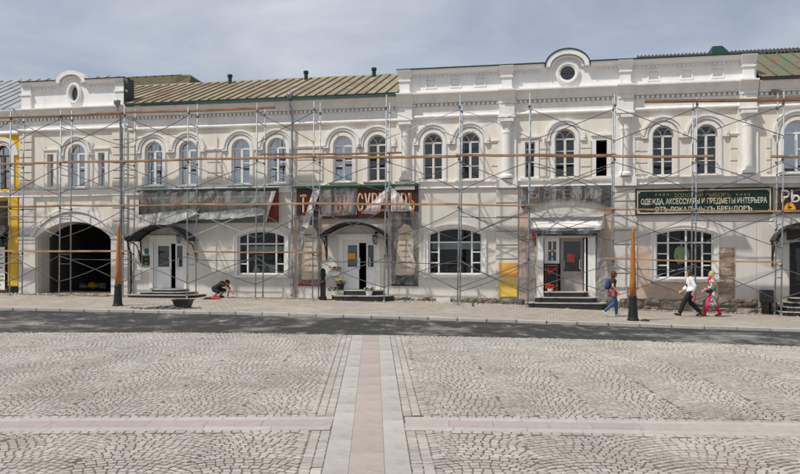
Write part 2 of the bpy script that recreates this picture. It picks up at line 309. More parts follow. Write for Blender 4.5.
def tube(bm, pts, r, n=6):
    pts = [Vector(p) for p in pts]; rr = r if isinstance(r, (list, tuple)) else [r] * len(pts); rings = []
    for i, p in enumerate(pts):
        d = (pts[min(i + 1, len(pts) - 1)] - pts[max(i - 1, 0)]).normalized()
        s = d.cross(Vector((0, 0, 1)) if abs(d.z) < 0.9 else Vector((1, 0, 0))).normalized(); t = d.cross(s)
        rings.append([bm.verts.new(p + (s * math.cos(2 * math.pi * k / n) + t * math.sin(2 * math.pi * k / n)) * rr[i]) for k in range(n)])
    for a, b in zip(rings, rings[1:]):
        for k in range(n): bm.faces.new((a[k], a[(k + 1) % n], b[(k + 1) % n], b[k]))
    bm.faces.new(rings[0]); bm.faces.new(rings[-1][::-1]); return bm
def lathe(bm, c, prof, n=14, sx=1, sy=1):
    rings = [[bm.verts.new((c[0] + sx * r * math.cos(2 * math.pi * k / n), c[1] + sy * r * math.sin(2 * math.pi * k / n), c[2] + z)) for k in range(n)] for r, z in prof]
    for a, b in zip(rings, rings[1:]):
        for k in range(n): bm.faces.new((a[k], a[(k + 1) % n], b[(k + 1) % n], b[k]))
    bm.faces.new(rings[0]); bm.faces.new(rings[-1][::-1]); return bm
def ball(bm, c, r, sub=2):
    r = r if isinstance(r, (tuple, list)) else (r, r, r)
    m = Matrix.Translation(c) @ Matrix.Diagonal(tuple(r) + (1,)); bmesh.ops.create_icosphere(bm, subdivisions=sub, radius=1, matrix=m); return bm
def rock(bm, c, r, seed=0):
    res = bmesh.ops.create_icosphere(bm, subdivisions=1, radius=1); rs = random.Random(seed)
    for v in res['verts']: v.co = Vector(c) + Vector((v.co.x * r[0], v.co.y * r[1], v.co.z * r[2])) * rs.uniform(0.75, 1.15)
    return bm
def arch(uc, hw, z0, zs, rise, n=16):
    """outline of an arched opening, counter-clockwise from the lower left"""
    p = [(uc - hw, z0), (uc + hw, z0)]
    if rise <= 0: return p + [(uc + hw, zs), (uc - hw, zs)]
    return p + [(uc + hw * math.cos(math.pi * k / n), zs + rise * math.sin(math.pi * k / n)) for k in range(n + 1)]
def arc(uc, hw, zs, rise, n=16): return [(uc + hw * math.cos(math.pi * k / n), zs + rise * math.sin(math.pi * k / n)) for k in range(n + 1)]
def seg_arc(uc, hw, zs, rise, n=14):
    """true segmental arc from right to left springing"""
    rad = (hw * hw + rise * rise) / (2 * rise); a0 = math.asin(min(1, hw / rad))
    return [(uc + rad * math.sin(a0 - 2 * a0 * k / n), zs + rise - rad + rad * math.cos(a0 - 2 * a0 * k / n)) for k in range(n + 1)]
def seg_open(uc, hw, z0, zs, rise, n=14): return [(uc - hw, z0), (uc + hw, z0)] + seg_arc(uc, hw, zs, rise, n)
def wall_sheet(bm, outline, holes, y=0.0, reveal=0.28):
    ed = []
    def loop(pts):
        v = [bm.verts.new((u, y, z)) for u, z in pts]
        e = [bm.edges.new((v[i], v[(i + 1) % len(v)])) for i in range(len(v))]; ed.extend(e); return v
    loop(outline); hl = [loop(h) for h in holes]
    bmesh.ops.triangle_fill(bm, use_beauty=True, use_dissolve=False, edges=ed, normal=(0, -1, 0))
    for v in hl:
        b = [bm.verts.new((q.co.x, y + reveal, q.co.z)) for q in v]
        for i in range(len(v)): j = (i + 1) % len(v); bm.faces.new((v[i], v[j], b[j], b[i]))
    return bm
def text(t, parent, s, uc, zc, width, height, y, mat, name='lettering', depth=0.012, bold=0.0):
    cu = bpy.data.curves.new('t', 'FONT'); cu.body = s; cu.extrude = 0.5; cu.size = 1.0; cu.offset = bold
    ob = bpy.data.objects.new('t', cu); COL.objects.link(ob); dg = bpy.context.evaluated_depsgraph_get(); dg.update()
    me = bpy.data.meshes.new_from_object(ob.evaluated_get(dg)); bpy.data.objects.remove(ob)
    me.materials.clear()
    xs = [v.co.x for v in me.vertices]; ys = [v.co.y for v in me.vertices]
    if not xs: return None
    x0, x1, y0, y1 = min(xs), max(xs), min(ys), max(ys)
    for v in me.vertices:
        x, yy, zz = v.co
        v.co = Vector((uc + ((x - x0) / (x1 - x0) - 0.5) * width, y - (zz + 0.5) * depth, zc + ((yy - y0) / (y1 - y0) - 0.5) * height)) - Vector(t.org)
    me.update(); return link(name, me, mat, parent)

# ------------------------------------------------------------------ heights of the ground
def interp(x, xs, ys):
    if x <= xs[0]: return ys[0]
    for i in range(1, len(xs)):
        if x <= xs[i]: return ys[i - 1] + (ys[i] - ys[i - 1]) * (x - xs[i - 1]) / (xs[i] - xs[i - 1])
    return ys[-1]
def G(X, Y):
    g = interp(X, (-40, -5, 0, 4, 11, 16.2, 40), (0.04, 0.035, -0.02, -0.095, -0.26, -0.37, -0.9))
    return 0.036 * max(-40, min(Y, 46)) + g * max(0, min(1, (Y - 16) / 17))
def kerbY(X): return 28.17 - TT * X
def edgeY(X): return interp(X, (-30, -11.7, -5.9, 0, 5.6, 10.6, 30), (23.6, 23.4, 23.35, 22.9, 22.3, 21.1, 17.0))
def GP(X, Y): return G(X, Y) + 0.045
def GF(u, y=0.0):
    p = FW(u, y, 0); return GP(p.x, p.y)

# ================================================================== GROUND
def sheet(name, fx0, fx1, nx, fy0, fy1, ny, fz, mat):
    vs, fs = [], []
    for i in range(nx + 1):
        X = fx0 + (fx1 - fx0) * i / nx; a, b = fy0(X), fy1(X)
        for j in range(ny + 1):
            Y = a + (b - a) * j / ny; vs.append((X, Y, fz(X, Y, j / ny)))
    for i in range(nx):
        for j in range(ny):
            k = i * (ny + 1) + j; fs.append((k, k + ny + 1, k + ny + 2, k + 1))
    me = bpy.data.meshes.new(name); me.from_pydata(vs, [], fs); o = link(name, me, mat, None, True); kind(o, 'structure'); return o
sheet('ground', -260, 260, 20, lambda X: -260, lambda X: 400, 40, lambda X, Y, t: 0.036 * max(-40, min(Y, 46)) - 1.2, EARTH)
plaza = sheet('plaza', -34, 34, 68, lambda X: -34, lambda X: edgeY(X) + 0.4, 220, lambda X, Y, t: G(X, Y) + 0.0065, JOINT)
rnd_e = [mnoise.noise((x * 0.9, 3.3, 0)) * 0.34 + mnoise.noise((x * 3.7, 1.3, 0)) * 0.20 for x in range(-200, 201)]
sheet('road', -34, 34, 340, lambda X: edgeY(X) + rnd_e[int(round(X * 5)) + 200], lambda X: kerbY(X) + 0.02, 12, lambda X, Y, t: G(X, Y) + 0.012 - 0.055 * t, ASPH)
pavement = sheet('pavement', -34, 34, 68, lambda X: kerbY(X) + 0.10, lambda X: kerbY(X) + 9.5, 14, lambda X, Y, t: GP(X, Y), PAVE)

def chamfer_block(lx, ly, h, c, skew=0.0):
    """a stone: base corners, shoulders, chamfered top"""
    v = []
    for (ix, z) in ((0, -0.05), (0, h - c), (c, h)):
        for sx, sy in ((-1, -1), (1, -1), (1, 1), (-1, 1)): v.append((sx * (lx / 2 - ix) + skew * sy, sy * (ly / 2 - ix), z))
    f = [(8, 9, 10, 11)]
    for b in (0, 4):
        for k in range(4): f.append((b + k, b + (k + 1) % 4, b + 4 + (k + 1) % 4, b + 4 + k))
    return v, f
# kerb stones, children of the pavement
kv, kf = chamfer_block(0.985, 0.16, 0.06, 0.012); kme = bpy.data.meshes.new('kerb_stone'); kme.from_pydata(kv, [], kf); kme.materials.append(KERB)
for i in range(-21, 21):
    X = i + 0.5; o = link('kerb_stone', kme, None, pavement); z0, z1 = GP(X - .5, kerbY(X - .5)), GP(X + .5, kerbY(X + .5))
    o.location = (X, kerbY(X) + 0.06, (z0 + z1) / 2 - 0.045); o.rotation_euler = (0, -math.atan(z1 - z0) + random.uniform(-.006, .006), -TH + random.uniform(-.008, .008)); o.location.z += random.uniform(-.006, .006); o.location.y += random.uniform(-.012, .012)

# bands of slabs through the square
BS = -0.03265
def bandX(Y): return -0.822 + BS * (Y - 22.66)
BHW = 0.54
def crossY(X): return 12.15 + (0.025 if X < -0.5 else -0.068) * (X + 0.5)
CHW = 0.435
path = bpy.data.objects.new('path', None); COL.objects.link(path); kind(path, 'structure')
def slab(name, cx, cy, lx, ly, rot, mat, h=0.012):
    v, f = chamfer_block(lx - 0.004, ly - 0.004, h, 0.003)
    me = bpy.data.meshes.new(name); me.from_pydata(v, [], f); me.materials.append(mat)
    o = link(name, me, None, path); o.location = (cx, cy, G(cx, cy)); sl = math.atan(G(cx + .2, cy) / .4 - G(cx - .2, cy) / .4)
    o.rotation_euler = (math.atan(0.036), -sl, rot); return o
cols = ((-0.382, 0.315, SLABG), (-0.005, 0.44, SLABP), (0.375, 0.32, SLABG))
for cx, cw, m in cols:
    y = 6.2
    while y < edgeY(-0.8) - 0.05:
        ln = min(random.uniform(0.55, 0.95), edgeY(-0.8) + 0.05 - y)
        slab('paving_slab', bandX(y + ln / 2) + cx, y + ln / 2, cw, ln, -BS * -1 * 1.0 if False else math.atan(-BS), m); y += ln
for sgn in (-1, 1):
    for off, wd, m in ((0.325, 0.22, SLABG), (0.01, 0.40, SLABP), (-0.315, 0.24, SLABG)):
        x = 0.55
        while x < 12.5:
            ln = random.uniform(0.6, 1.1); X = bandX(12.1) + sgn * (x + ln / 2)
            slab('paving_slab', X, crossY(X) + off, ln, wd, math.atan(0.025 if sgn < 0 else -0.068), m); x += ln

# granite setts in segmental arches
def sett_positions():
    res = []
    W, P = 1.44, 0.122
    Yn, Yf = 6.0, 23.6
    for side in (-1, 1):
        # two straight courses along the band
        for c in range(2):
            y = Yn
            while y < edgeY(-0.8) - 0.02:
                l = random.uniform(0.105, 0.15)
                if abs(y + l / 2 - crossY(bandX(y))) > CHW + 0.05:
                    res.append((bandX(y + l / 2) + side * (BHW + 0.075 + c * 0.142), y + l / 2, 0.13, l - 0.016, math.atan(-BS)))
                y += l
        # one course along the cross band, each edge
        for e in (-1, 1):
            x = BHW + 0.30
            while x < 12.6:
                l = random.uniform(0.12, 0.16); X = bandX(12.1) + side * (x + l / 2)
                res.append((X, crossY(X) + e * (CHW + 0.07), l - 0.016, 0.115, math.atan(0.025 if side < 0 else -0.068))); x += l
    ncol = int(34 / W)
    for ci in range(-ncol // 2, ncol // 2 + 1):
        xc = -0.822 + ci * W + 0.35
        nar = int((Yf - Yn) / P) + 8
        for k in range(-5, nar):
            q0 = Yn + k * P; s = -W / 2; first = True
            s += random.uniform(-0.02, 0.07)
            while s < W / 2 - 0.02:
                l = random.uniform(0.10, 0.135)
                xm = s + l / 2; t = 2 * xm / W
                rise = 0.26; q = q0 + rise * (1 - t * t); dq = -rise * 2 * t * (2 / W); ang = math.atan(dq)
                step = l * math.cos(ang); xm = s + step / 2
                X, Y = xc + xm + mnoise.noise((ci, k * .3, 2)) * 0.02, q + random.uniform(-0.006, 0.006)
                s += step + 0.002
                if abs(X - bandX(Y)) < BHW + 0.31 or abs(Y - crossY(X)) < CHW + 0.165: continue
                if Y > edgeY(X) + 0.12 or Y < Yn or abs(X) > 0.5 * Y + 3.2: continue
                db = abs(X - bandX(Y)) - BHW
                if db < 0.44:
                    sg = 1 if X > bandX(Y) else -1; nw = db + l / 2 - 0.287; X = bandX(Y) + sg * (BHW + 0.287 + nw / 2); l = nw
                res.append((X, Y, l - 0.018, P * math.cos(ang) - 0.030, ang + random.uniform(-0.04, 0.04)))
    return res
SP = sett_positions()
infr = [p for p in SP if abs(p[0]) < 0.5 * p[1] and p[1] > 9.75]
infr.sort(key=lambda p: p[1]); near = set(id(p) for p in infr[:300])
smesh = []
for k in range(10):
    v, f = chamfer_block(1, 1, 0.014, 0.006)
    v = [(x + (random.uniform(-.05, .05)), y + random.uniform(-.05, .05), z) for x, y, z in v]
    me = bpy.data.meshes.new('sett'); me.from_pydata(v, [], f); a = me.attributes.new('tone', 'FLOAT', 'FACE'); a.data.foreach_set('value', [k / 9] * len(f)); me.materials.append(SETT); smesh.append(me)
V, F, T = [], [], []
for p in SP:
    X, Y, lx, ly, ang = p; z = G(X, Y); up = random.uniform(-0.003, 0.004); tn = random.random()
    if id(p) in near:
        o = link('sett', smesh[int(tn * 9.99)], None, plaza); o.location = (X, Y, z + up); o.rotation_euler = (math.atan(0.036), 0, ang); o.scale = (lx, ly, 1); continue
    v, f = chamfer_block(lx, ly, 0.0135 + up * .6, 0.006, random.uniform(-0.008, 0.008)); c, s = math.cos(ang), math.sin(ang); b = len(V)
    tx, ty = random.uniform(-.03, .03), random.uniform(-.03, .03)
    for x, y, zz in v:
        wx, wy = X + x * c - y * s, Y + x * s + y * c; V.append((wx, wy, z + 0.036 * (wy - Y) + zz + tx * x + ty * y))
    F += [tuple(b + i for i in q) for q in f]; T += [tn] * len(f)
me = bpy.data.meshes.new('setts'); me.from_pydata(V, [], F); a = me.attributes.new('tone', 'FLOAT', 'FACE'); a.data.foreach_set('value', T)
kind(link('setts', me, SETT, plaza), 'stuff')

# ================================================================== BUILDINGS
ZB = 0.3                                    # walls go down below the pavement
def ragged(pts, amp, seed):
    rs = random.Random(seed); o_ = []
    for i in range(len(pts)):
        a, c = pts[i], pts[(i + 1) % len(pts)]; n = max(1, int(math.hypot(c[0] - a[0], c[1] - a[1]) / .18))
        for k in range(n): t = k / n; o_.append((a[0] + (c[0] - a[0]) * t + rs.uniform(-amp, amp), a[1] + (c[1] - a[1]) * t + rs.uniform(-amp, amp)))
    return o_
def panes_grid(b, win, cells, y, mat):
    for c in cells:
        bm = BM(); prism(bm, c, y, y + 0.008); cu_ = sum(q[0] for q in c) / len(c); cz_ = sum(q[1] for q in c) / len(c); tu, tz = random.uniform(-.022, .022), random.uniform(-.018, .03)
        for v in bm.verts: v.co.y += (v.co.x - cu_) * tu + (v.co.z - cz_) * tz
        b.part('pane', bm, mat, win)
def arched_window(b, uc, hw, z0, ztop, style, curtain=None):
    """upper window: frame with glazing bars (part) and panes (sub-parts), in a semicircular opening"""
    zs = ztop - hw; fm = OLDF if style == 'old' else WHITEF; gm = GLASS_D if style == 'old' else GLASS_B
    y0, y1 = 0.13, 0.20; fw = 0.055
    bm = BM(); ring(bm, arch(uc, hw + 0.004, z0, zs, hw + 0.004), arch(uc, hw - fw, z0 + fw, zs, hw - fw), y0, y1)
    box(bm, uc - 0.05, uc + 0.05, y0 - 0.012, y1 - 0.01, z0 + fw * .9, zs - 0.03)
    box(bm, uc - hw + fw * .8, uc + hw - fw * .8, y0 - 0.018, y1 - 0.004, zs - 0.04, zs + 0.035)
    cells = []; gi = hw - fw + 0.004; yg = 0.165
    if style == 'old':
        for s in (-1, 1): tube(bm, [(uc + s * 0.03, 0.155, zs + 0.02), (uc + s * 0.12, 0.155, zs + gi * 0.55), (uc + s * gi * 0.60, 0.155, zs + gi * 0.80)], 0.02, 4)
        rows = [z0 + fw, z0 + (zs - z0) * 0.36, z0 + (zs - z0) * 0.69, zs - 0.03]
        for zz in rows[1:3]:
            for s in (-1, 1): box(bm, uc + s * 0.045, uc + s * (hw - fw * .8), 0.145, 0.19, zz - 0.018, zz + 0.018)
        cells.append(arc(uc, gi, zs + 0.03, gi - 0.03))
    else:
        box(bm, uc - 0.02, uc + 0.02, 0.14, 0.19, zs + 0.02, zs + gi)
        box(bm, uc - hw + fw * .8, uc - 0.04, 0.145, 0.19, z0 + (zs - z0) * 0.44 - 0.02, z0 + (zs - z0) * 0.44 + 0.02)
        box(bm, uc + 0.04, uc + hw - fw * .8, 0.147, 0.19, z0 + (zs - z0) * 0.60 - 0.02, z0 + (zs - z0) * 0.60 + 0.02)
        rows = [z0 + fw, zs - 0.03]; q = arc(uc, gi, zs + 0.03, gi - 0.03)
        cells += [q[:9] + [(uc + 0.015, zs + 0.03)], q[8:] + [(uc - 0.015, zs + 0.03)]]
    for s in (-1, 1):
        for a, c in zip(rows, rows[1:]):
            l, r = sorted((uc + s * 0.045, uc + s * gi)); cells.append([(l, a), (r, a), (r, c), (l, c)])
    win = b.part('window', bm, fm); panes_grid(b, win, cells, yg, gm)
    bm = BM(); profile(bm, [(0.12, z0 - 0.02), (-0.17, z0 - 0.045), (-0.17, z0 - 0.09), (0.0, z0 - 0.11), (0.12, z0 - 0.11)], uc - hw - 0.20, uc + hw + 0.20); b.part('sill', bm, WHITE, win)
    if curtain:
        bm = BM(); box(bm, uc - hw, uc + hw, 0.36, 0.38, z0 + curtain[0] * (ztop - z0), z0 + curtain[1] * (ztop - z0)); b.part('curtain', bm, CURTAIN, win)
def surround(b, uc, hw, z0, ztop, imp=None):
    """architrave and archivolt around an upper window"""
    zs = ztop - hw
    def horseshoe(r, zb): return [(uc + r, zb)] + arc(uc, r, zs, r) + [(uc - r, zb)]
    bm = BM(); ring(bm, horseshoe(hw + 0.15, z0 - 0.02), horseshoe(hw + 0.0, z0 - 0.02), -0.06, 0.02, False)
    ring(bm, horseshoe(hw + 0.19, z0 - 0.02), horseshoe(hw + 0.145, z0 - 0.02), -0.035, 0.02, False); b.part('architrave', bm, WHITE)
    bm = BM(); ring(bm, arc(uc, hw + 0.37, zs, hw + 0.37), arc(uc, hw + 0.21, zs, hw + 0.21), -0.10, 0.02, False)
    ring(bm, arc(uc, hw + 0.42, zs, hw + 0.42), arc(uc, hw + 0.33, zs, hw + 0.33), -0.145, 0.02, False)
    for s in (-1, 1):
        l, r = sorted((uc + s * (hw + 0.205), uc + s * (hw + 0.44))); box(bm, l, r, -0.12, 0.02, zs - 0.10, zs + 0.003)
    b.part('archivolt', bm, WHITE)
def rustic(b, u0, u1, z0, z1, n, mat=None, d=0.05, gap=0.045):
    h = (z1 - z0) / n
    for k in range(n):
        bm = BM(); a, c = z0 + k * h + gap / 2, z0 + (k + 1) * h - gap / 2
        prism(bm, [(u0, a), (u1, a), (u1, c), (u0, c)], -d + 0.012, 0.02); box(bm, u0 + 0.02, u1 - 0.02, -d, 0.0, a + 0.02, c - 0.02); b.part('rustication_block', bm, mat or CREAM)
def dentils(b, u0, u1, z0, z1, y, pitch=0.2, mat=None):
    bm = BM(); n = int((u1 - u0) / pitch)
    for k in range(n):
        u = u0 + (k + 0.25) * (u1 - u0) / n; box(bm, u, u + pitch * 0.55, y - 0.04, y + 0.03, z0, z1)
    kind(b.part('dentils', bm, mat or WHITE), 'stuff')
def cornice(b, u0, u1, eave, out=0.48, mat=None, fascia=True):
    """crown moulding under the eave, frieze and architrave line"""
    bm = BM(); profile(bm, [(0.04, eave), (-out, eave), (-out, eave - 0.06), (-out + 0.07, eave - 0.10), (-out + 0.12, eave - 0.20), (-0.20, eave - 0.26), (-0.17, eave - 0.34), (-0.13, eave - 0.37), (-0.13, eave - 0.42), (0.04, eave - 0.44)], u0, u1); b.part('cornice', bm, mat or WHITE)
    dentils(b, u0, u1, eave - 0.575, eave - 0.445, -0.055)
    bm = BM(); profile(bm, [(0.03, eave - 0.58), (-0.06, eave - 0.58), (-0.06, eave - 0.62), (-0.03, eave - 0.65), (-0.03, eave - 0.93), (-0.10, eave - 0.96), (-0.13, eave - 1.0), (-0.13, eave - 1.05), (-0.05, eave - 1.11), (0.03, eave - 1.11)], u0, u1); b.part('frieze', bm, mat or WHITE)
def string_course(b, u0, u1, zt, mat=None):
    bm = BM(); profile(bm, [(0.03, zt), (-0.14, zt - 0.015), (-0.14, zt - 0.07), (-0.07, zt - 0.12), (-0.06, zt - 0.24), (-0.11, zt - 0.27), (-0.11, zt - 0.31), (0.03, zt - 0.33)], u0, u1); b.part('string_course', bm, mat or WHITE)
def shell(b, u0, u1, zt, depth=9.0, left=True, right=True):
    """side and back walls, the floors and dark rooms inside"""
    bm = BM()
    if left: box(bm, u0, u0 + 0.3, 0.02, depth, ZB, zt)
    if right: box(bm, u1 - 0.3, u1, 0.02, depth, ZB, zt)
    box(bm, u0 + 0.3, u1 - 0.3, depth - 0.3, depth, ZB, zt); b.part('side_wall', bm, CREAM)
    bm = BM(); box(bm, u0 + 0.3, u1 - 0.3, 0.29, depth - 0.3, 5.55, 5.75); box(bm, u0 + 0.3, u1 - 0.3, 0.29, depth - 0.3, zt - 0.2, zt - 0.02); b.part('floor_slab', bm, PALEIN)
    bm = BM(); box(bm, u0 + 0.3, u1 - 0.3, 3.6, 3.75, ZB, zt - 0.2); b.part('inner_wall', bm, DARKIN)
def seamed_roof(b, u0, u1, ye, ze, yr, zr, pitch, mat, seam, sw_=.03):
    n = max(1, round((u1 - u0) / pitch)); w_ = (u1 - u0) / n
    dy, dz = yr - ye, zr - ze; L_ = math.hypot(dy, dz); ny, nz_ = -dz / L_, dy / L_
    for k in range(n):
        a = u0 + k * w_; bm = BM(); t = 0.02
        p = lambda s, h: (ye + dy * s + ny * h, ze + dz * s + nz_ * h)
        profile(bm, [p(0, 0), p(0, t), p(1, t), p(1, 0)], a + 0.004, a + w_ - 0.004)
        sh = b.part('roof_sheet', bm, mat)
        bm = BM(); profile(bm, [p(0, 0.01), p(0, 0.03), p(1, 0.03), p(1, 0.01)], a - sw_, a + sw_); profile(bm, [p(0, 0.03), p(0, 0.065), p(1, 0.065), p(1, 0.03)], a - .018, a + .018); b.part('seam', bm, seam, sh)

U0A, UAB, UBC, UCD, UDE, U1E = U(-75), U(19.5), U(129), U(399.5), U(757), U(885)
EAVE = 10.40

# ---------------------------------------------------------------- A: yellow building at the left edge
A = Thing('yellow_building', 'yellow building with white trimmed arched window cut by the left edge', 'building', (U(-25), 0, GF(U(-25))))
uA = U(2.5); hwA = 0.50
shopA = [(U(-14), GF(U(0)) - 0.1), (U(8), GF(U(0)) - 0.1), (U(8), Z(5, 233)), (U(-14), Z(5, 233))]
bm = BM(); wall_sheet(bm, [(U0A, ZB), (UAB, ZB), (UAB, 10.3), (U0A, 10.3)], [arch(uA, hwA, 6.6, 8.25, hwA), arch(uA - 3.1, hwA, 6.6, 8.25, hwA), shopA]); A.part('wall', bm, YELLOW)
shell(A, U0A, UAB - 0.01, 10.3)
for uc in (uA, uA - 3.1):
    fmold = WHITEF; WHITEF_ = WHITEF
    zs = 8.25; bm = BM(); ring(bm, arch(uc, hwA + .004, 6.6, zs, hwA + .004), arch(uc, hwA - .07, 6.67, zs, hwA - .07), 0.12, 0.2)
    box(bm, uc - .05, uc + .05, .11, .19, 6.66, zs); box(bm, uc - hwA + .05, uc + hwA - .05, .108, .19, zs - .05, zs + .04); win = A.part('window', bm, BROWNF)
    gi = hwA - .065; panes_grid(A, win, [arc(uc, gi, zs + .03, gi - .03), [(uc - gi, 6.66), (uc - .045, 6.66), (uc - .045, zs - .04), (uc - gi, zs - .04)], [(uc + .045, 6.66), (uc + gi, 6.66), (uc + gi, zs - .04), (uc + .045, zs - .04)]], .16, GLASS_B)
    bm = BM(); r = hwA; hs = lambda r: [(uc + r, 6.55)] + arc(uc, r, zs, r) + [(uc - r, 6.55)]
    ring(bm, hs(r + .16), hs(r), -.06, .02, False); ring(bm, arc(uc, r + .40, zs, r + .40), arc(uc, r + .2, zs, r + .2), -.10, .02, False); A.part('architrave', bm, WHITE)
cornice(A, U0A, UAB - 0.012, 10.35, 0.36)
string_course(A, U0A, UAB - 0.012, 6.5)
bm = BM(); box(bm, U(9.5), UAB - 0.03, -0.10, 0.01, Z(14, 286), 6.16); A.part('pilaster', bm, YELLOW)
bm = BM(); box(bm, U(9), UAB - 0.02, -0.14, 0.01, ZB, Z(14, 286)); A.part('plinth', bm, BLACK)
bm = BM(); ring(bm, shopA, [(shopA[0][0] + .1, shopA[0][1] + .35), (shopA[1][0] - .1, shopA[1][1] + .35), (shopA[2][0] - .1, shopA[2][1] - .1), (shopA[3][0] + .1, shopA[3][1] - .1)], 0.05, 0.16); sw = A.part('shop_window', bm, BROWNF)
panes_grid(A, sw, [[(shopA[0][0] + .09, shopA[0][1] + .34), (shopA[1][0] - .09, shopA[1][1] + .34), (shopA[2][0] - .09, shopA[2][1] - .09), (shopA[3][0] + .09, shopA[3][1] - .09)]], .10, GLASS_S)
seamed_roof(A, U0A, UAB, -0.44, 10.42, 5.0, 13.2, 0.62, ROOFGR, ROOFGR)

# ---------------------------------------------------------------- B: pavilion over the carriage arch
B = Thing('gateway_pavilion', 'cream pavilion with carriage archway, rounded pediment and oval attic window', 'building', (U(74), 0, GF(U(74))))
uw = U(77); hwm = 0.45
ua = (U(37.5) + U(111)) / 2; ha = (U(111) - U(37.5)) / 2; za0 = GF(ua) - 0.3; zas = Z(76, 237); zat = Z(80, 221.5)
sideB = [(U(51), 0.17), (U(102), 0.17)]
gate = seg_open(ua, ha, za0, zas, zat - zas)
bm = BM(); wall_sheet(bm, [(UAB, ZB), (UBC, ZB), (UBC, 10.4), (UAB, 10.4)], [arch(uw, hwm, 6.62, 8.25, hwm)] + [arch(u, h, 6.66, Z(77, 153.5), 0) for u, h in sideB] + [gate], reveal=0.30); B.part('wall', bm, CREAM)
bm = BM(); o_ = [bm.verts.new((u, .302, z)) for u, z in gate]; i_ = [bm.verts.new((u, .95, z)) for u, z in gate]
for k in range(len(gate)): bm.faces.new((o_[k], o_[(k + 1) % len(gate)], i_[(k + 1) % len(gate)], i_[k]))
B.part('arch_reveal', bm, GREYP)
bm = BM(); box(bm, UAB, UAB + 0.3, 0.02, 9, ZB, 10.4); box(bm, UBC - 0.3, UBC, 0.02, 9, ZB, 10.4); box(bm, UAB + .3, UBC - .3, 8.7, 9, ZB, 10.4); B.part('side_wall', bm, CREAM)
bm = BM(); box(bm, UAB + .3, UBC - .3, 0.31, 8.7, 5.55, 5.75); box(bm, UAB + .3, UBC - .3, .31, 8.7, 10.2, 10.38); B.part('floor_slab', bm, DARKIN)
bm = BM(); box(bm, UAB + .3, UBC - .3, 3.6, 3.75, 5.76, 10.2); B.part('inner_wall', bm, PALEIN)
# the passage: barrel-less side walls, far gates
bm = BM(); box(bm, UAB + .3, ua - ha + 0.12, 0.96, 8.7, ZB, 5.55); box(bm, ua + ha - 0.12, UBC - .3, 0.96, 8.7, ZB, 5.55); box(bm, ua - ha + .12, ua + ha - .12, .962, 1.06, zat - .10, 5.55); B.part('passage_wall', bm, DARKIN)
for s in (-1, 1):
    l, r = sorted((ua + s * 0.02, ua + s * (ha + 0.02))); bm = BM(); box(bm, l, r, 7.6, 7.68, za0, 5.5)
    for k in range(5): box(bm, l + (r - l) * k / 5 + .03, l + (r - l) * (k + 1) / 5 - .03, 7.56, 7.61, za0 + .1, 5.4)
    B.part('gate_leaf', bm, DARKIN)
# arch surround
bm = BM(); ring(bm, seg_arc(ua, ha + 0.22, zas, zat - zas + 0.40), seg_arc(ua, ha, zas, zat - zas), -0.07, 0.02, False)
ring(bm, seg_arc(ua, ha + 0.34, zas + .02, zat - zas + 0.66), seg_arc(ua, ha + 0.21, zas + .02, zat - zas + 0.46), -0.13, 0.02, False)
B.part('archivolt', bm, WHITE)
for l, r in ((UAB + 0.02, U(36.5)), (U(112), UBC - 0.02)):
    bm = BM(); prism(bm, [(l, ZB), (r, ZB), (r, zas - 0.1), (l, zas - 0.1)], -0.10, 0.01); box(bm, l - 0.02, r + 0.02, -0.14, 0.0, zas - 0.098, zas + 0.02); B.part('pier', bm, GREYP)
rustic(B, UAB + 0.04, U(35), zas + 0.1, 6.2, 3, GREYP, 0.09); rustic(B, U(113), UBC - 0.04, zas + 0.1, 6.2, 3, GREYP, 0.09)
rustic(B, UAB + 0.04, U(33), 6.62, 9.2, 7, CREAM, 0.10); rustic(B, U(113), UBC - 0.05, 6.62, 9.2, 7, CREAM, 0.10)
arched_window(B, uw, hwm, 6.62, 8.25 + hwm, 'new', (0.0, 0.28)); surround(B, uw, hwm, 6.62, 8.25 + hwm)
zt = Z(77, 153.5)
for u, h in sideB:
    bm = BM(); ring(bm, arch(u, h + .003, 6.66, zt, 0), arch(u, h - .045, 6.705, zt - .045, 0), .13, .2); box(bm, u - h + .03, u + h - .03, .14, .19, 7.55, 7.60); win = B.part('window', bm, WHITEF)
    panes_grid(B, win, [arch(u, h - .04, 6.70, 7.555, 0), arch(u, h - .04, 7.595, zt - .04, 0)], .165, GLASS_B)
    bm = BM(); ring(bm, arch(u, h + .17, 6.62, zt + .17, 0), arch(u, h, 6.66, zt, 0), -.06, .02); box(bm, u - h - .22, u + h + .22, -.11, .0, zt + .172, zt + .24); box(bm, u - h - .21, u + h + .21, -.15, .0, 6.52, 6.618); B.part('architrave', bm, WHITE)
cornice(B, UAB - 0.1, UBC + 0.05, 10.44, 0.36); string_course(B, UAB, UBC - 0.012, 6.5)
# attic parapet with rounded pediment
pz0, pz1 = 10.46, 11.72; pu0, pu1 = U(24), U(127); pc = U(73.5); ph = 0.74; ptop = 12.20
bm = BM(); wall_sheet(bm, [(pu0, pz0), (pu1, pz0), (pu1, pz1), (pc + ph, pz1)] + [(pc + ph * math.cos(math.pi * k / 14), pz1 + (ptop - .06 - pz1) * math.sin(math.pi * k / 14)) for k in range(1, 14)] + [(pc - ph, pz1), (pu0, pz1)],
    [[(U(75.5) + .22 * math.cos(k * math.pi / 10), 11.12 + .36 * math.sin(k * math.pi / 10)) for k in range(20)]], -0.05, 0.3)
B.part('parapet', bm, WHITEP)
bm = BM(); box(bm, pu0, pu1, 0.25, 0.52, pz0, pz1 - 0.02); prism(bm, [(pc + ph * math.cos(math.pi * k / 14), pz1 - .02 + (ptop - .06 - pz1) * math.sin(math.pi * k / 14)) for k in range(15)], .25, .52); B.part('parapet_back', bm, WHITEP)
bm = BM(); box(bm, pu1 + .002, pu1 + .03, -.30, .60, pz0 + .02, pz1 + .02); B.part('flashing', bm, GREENM)
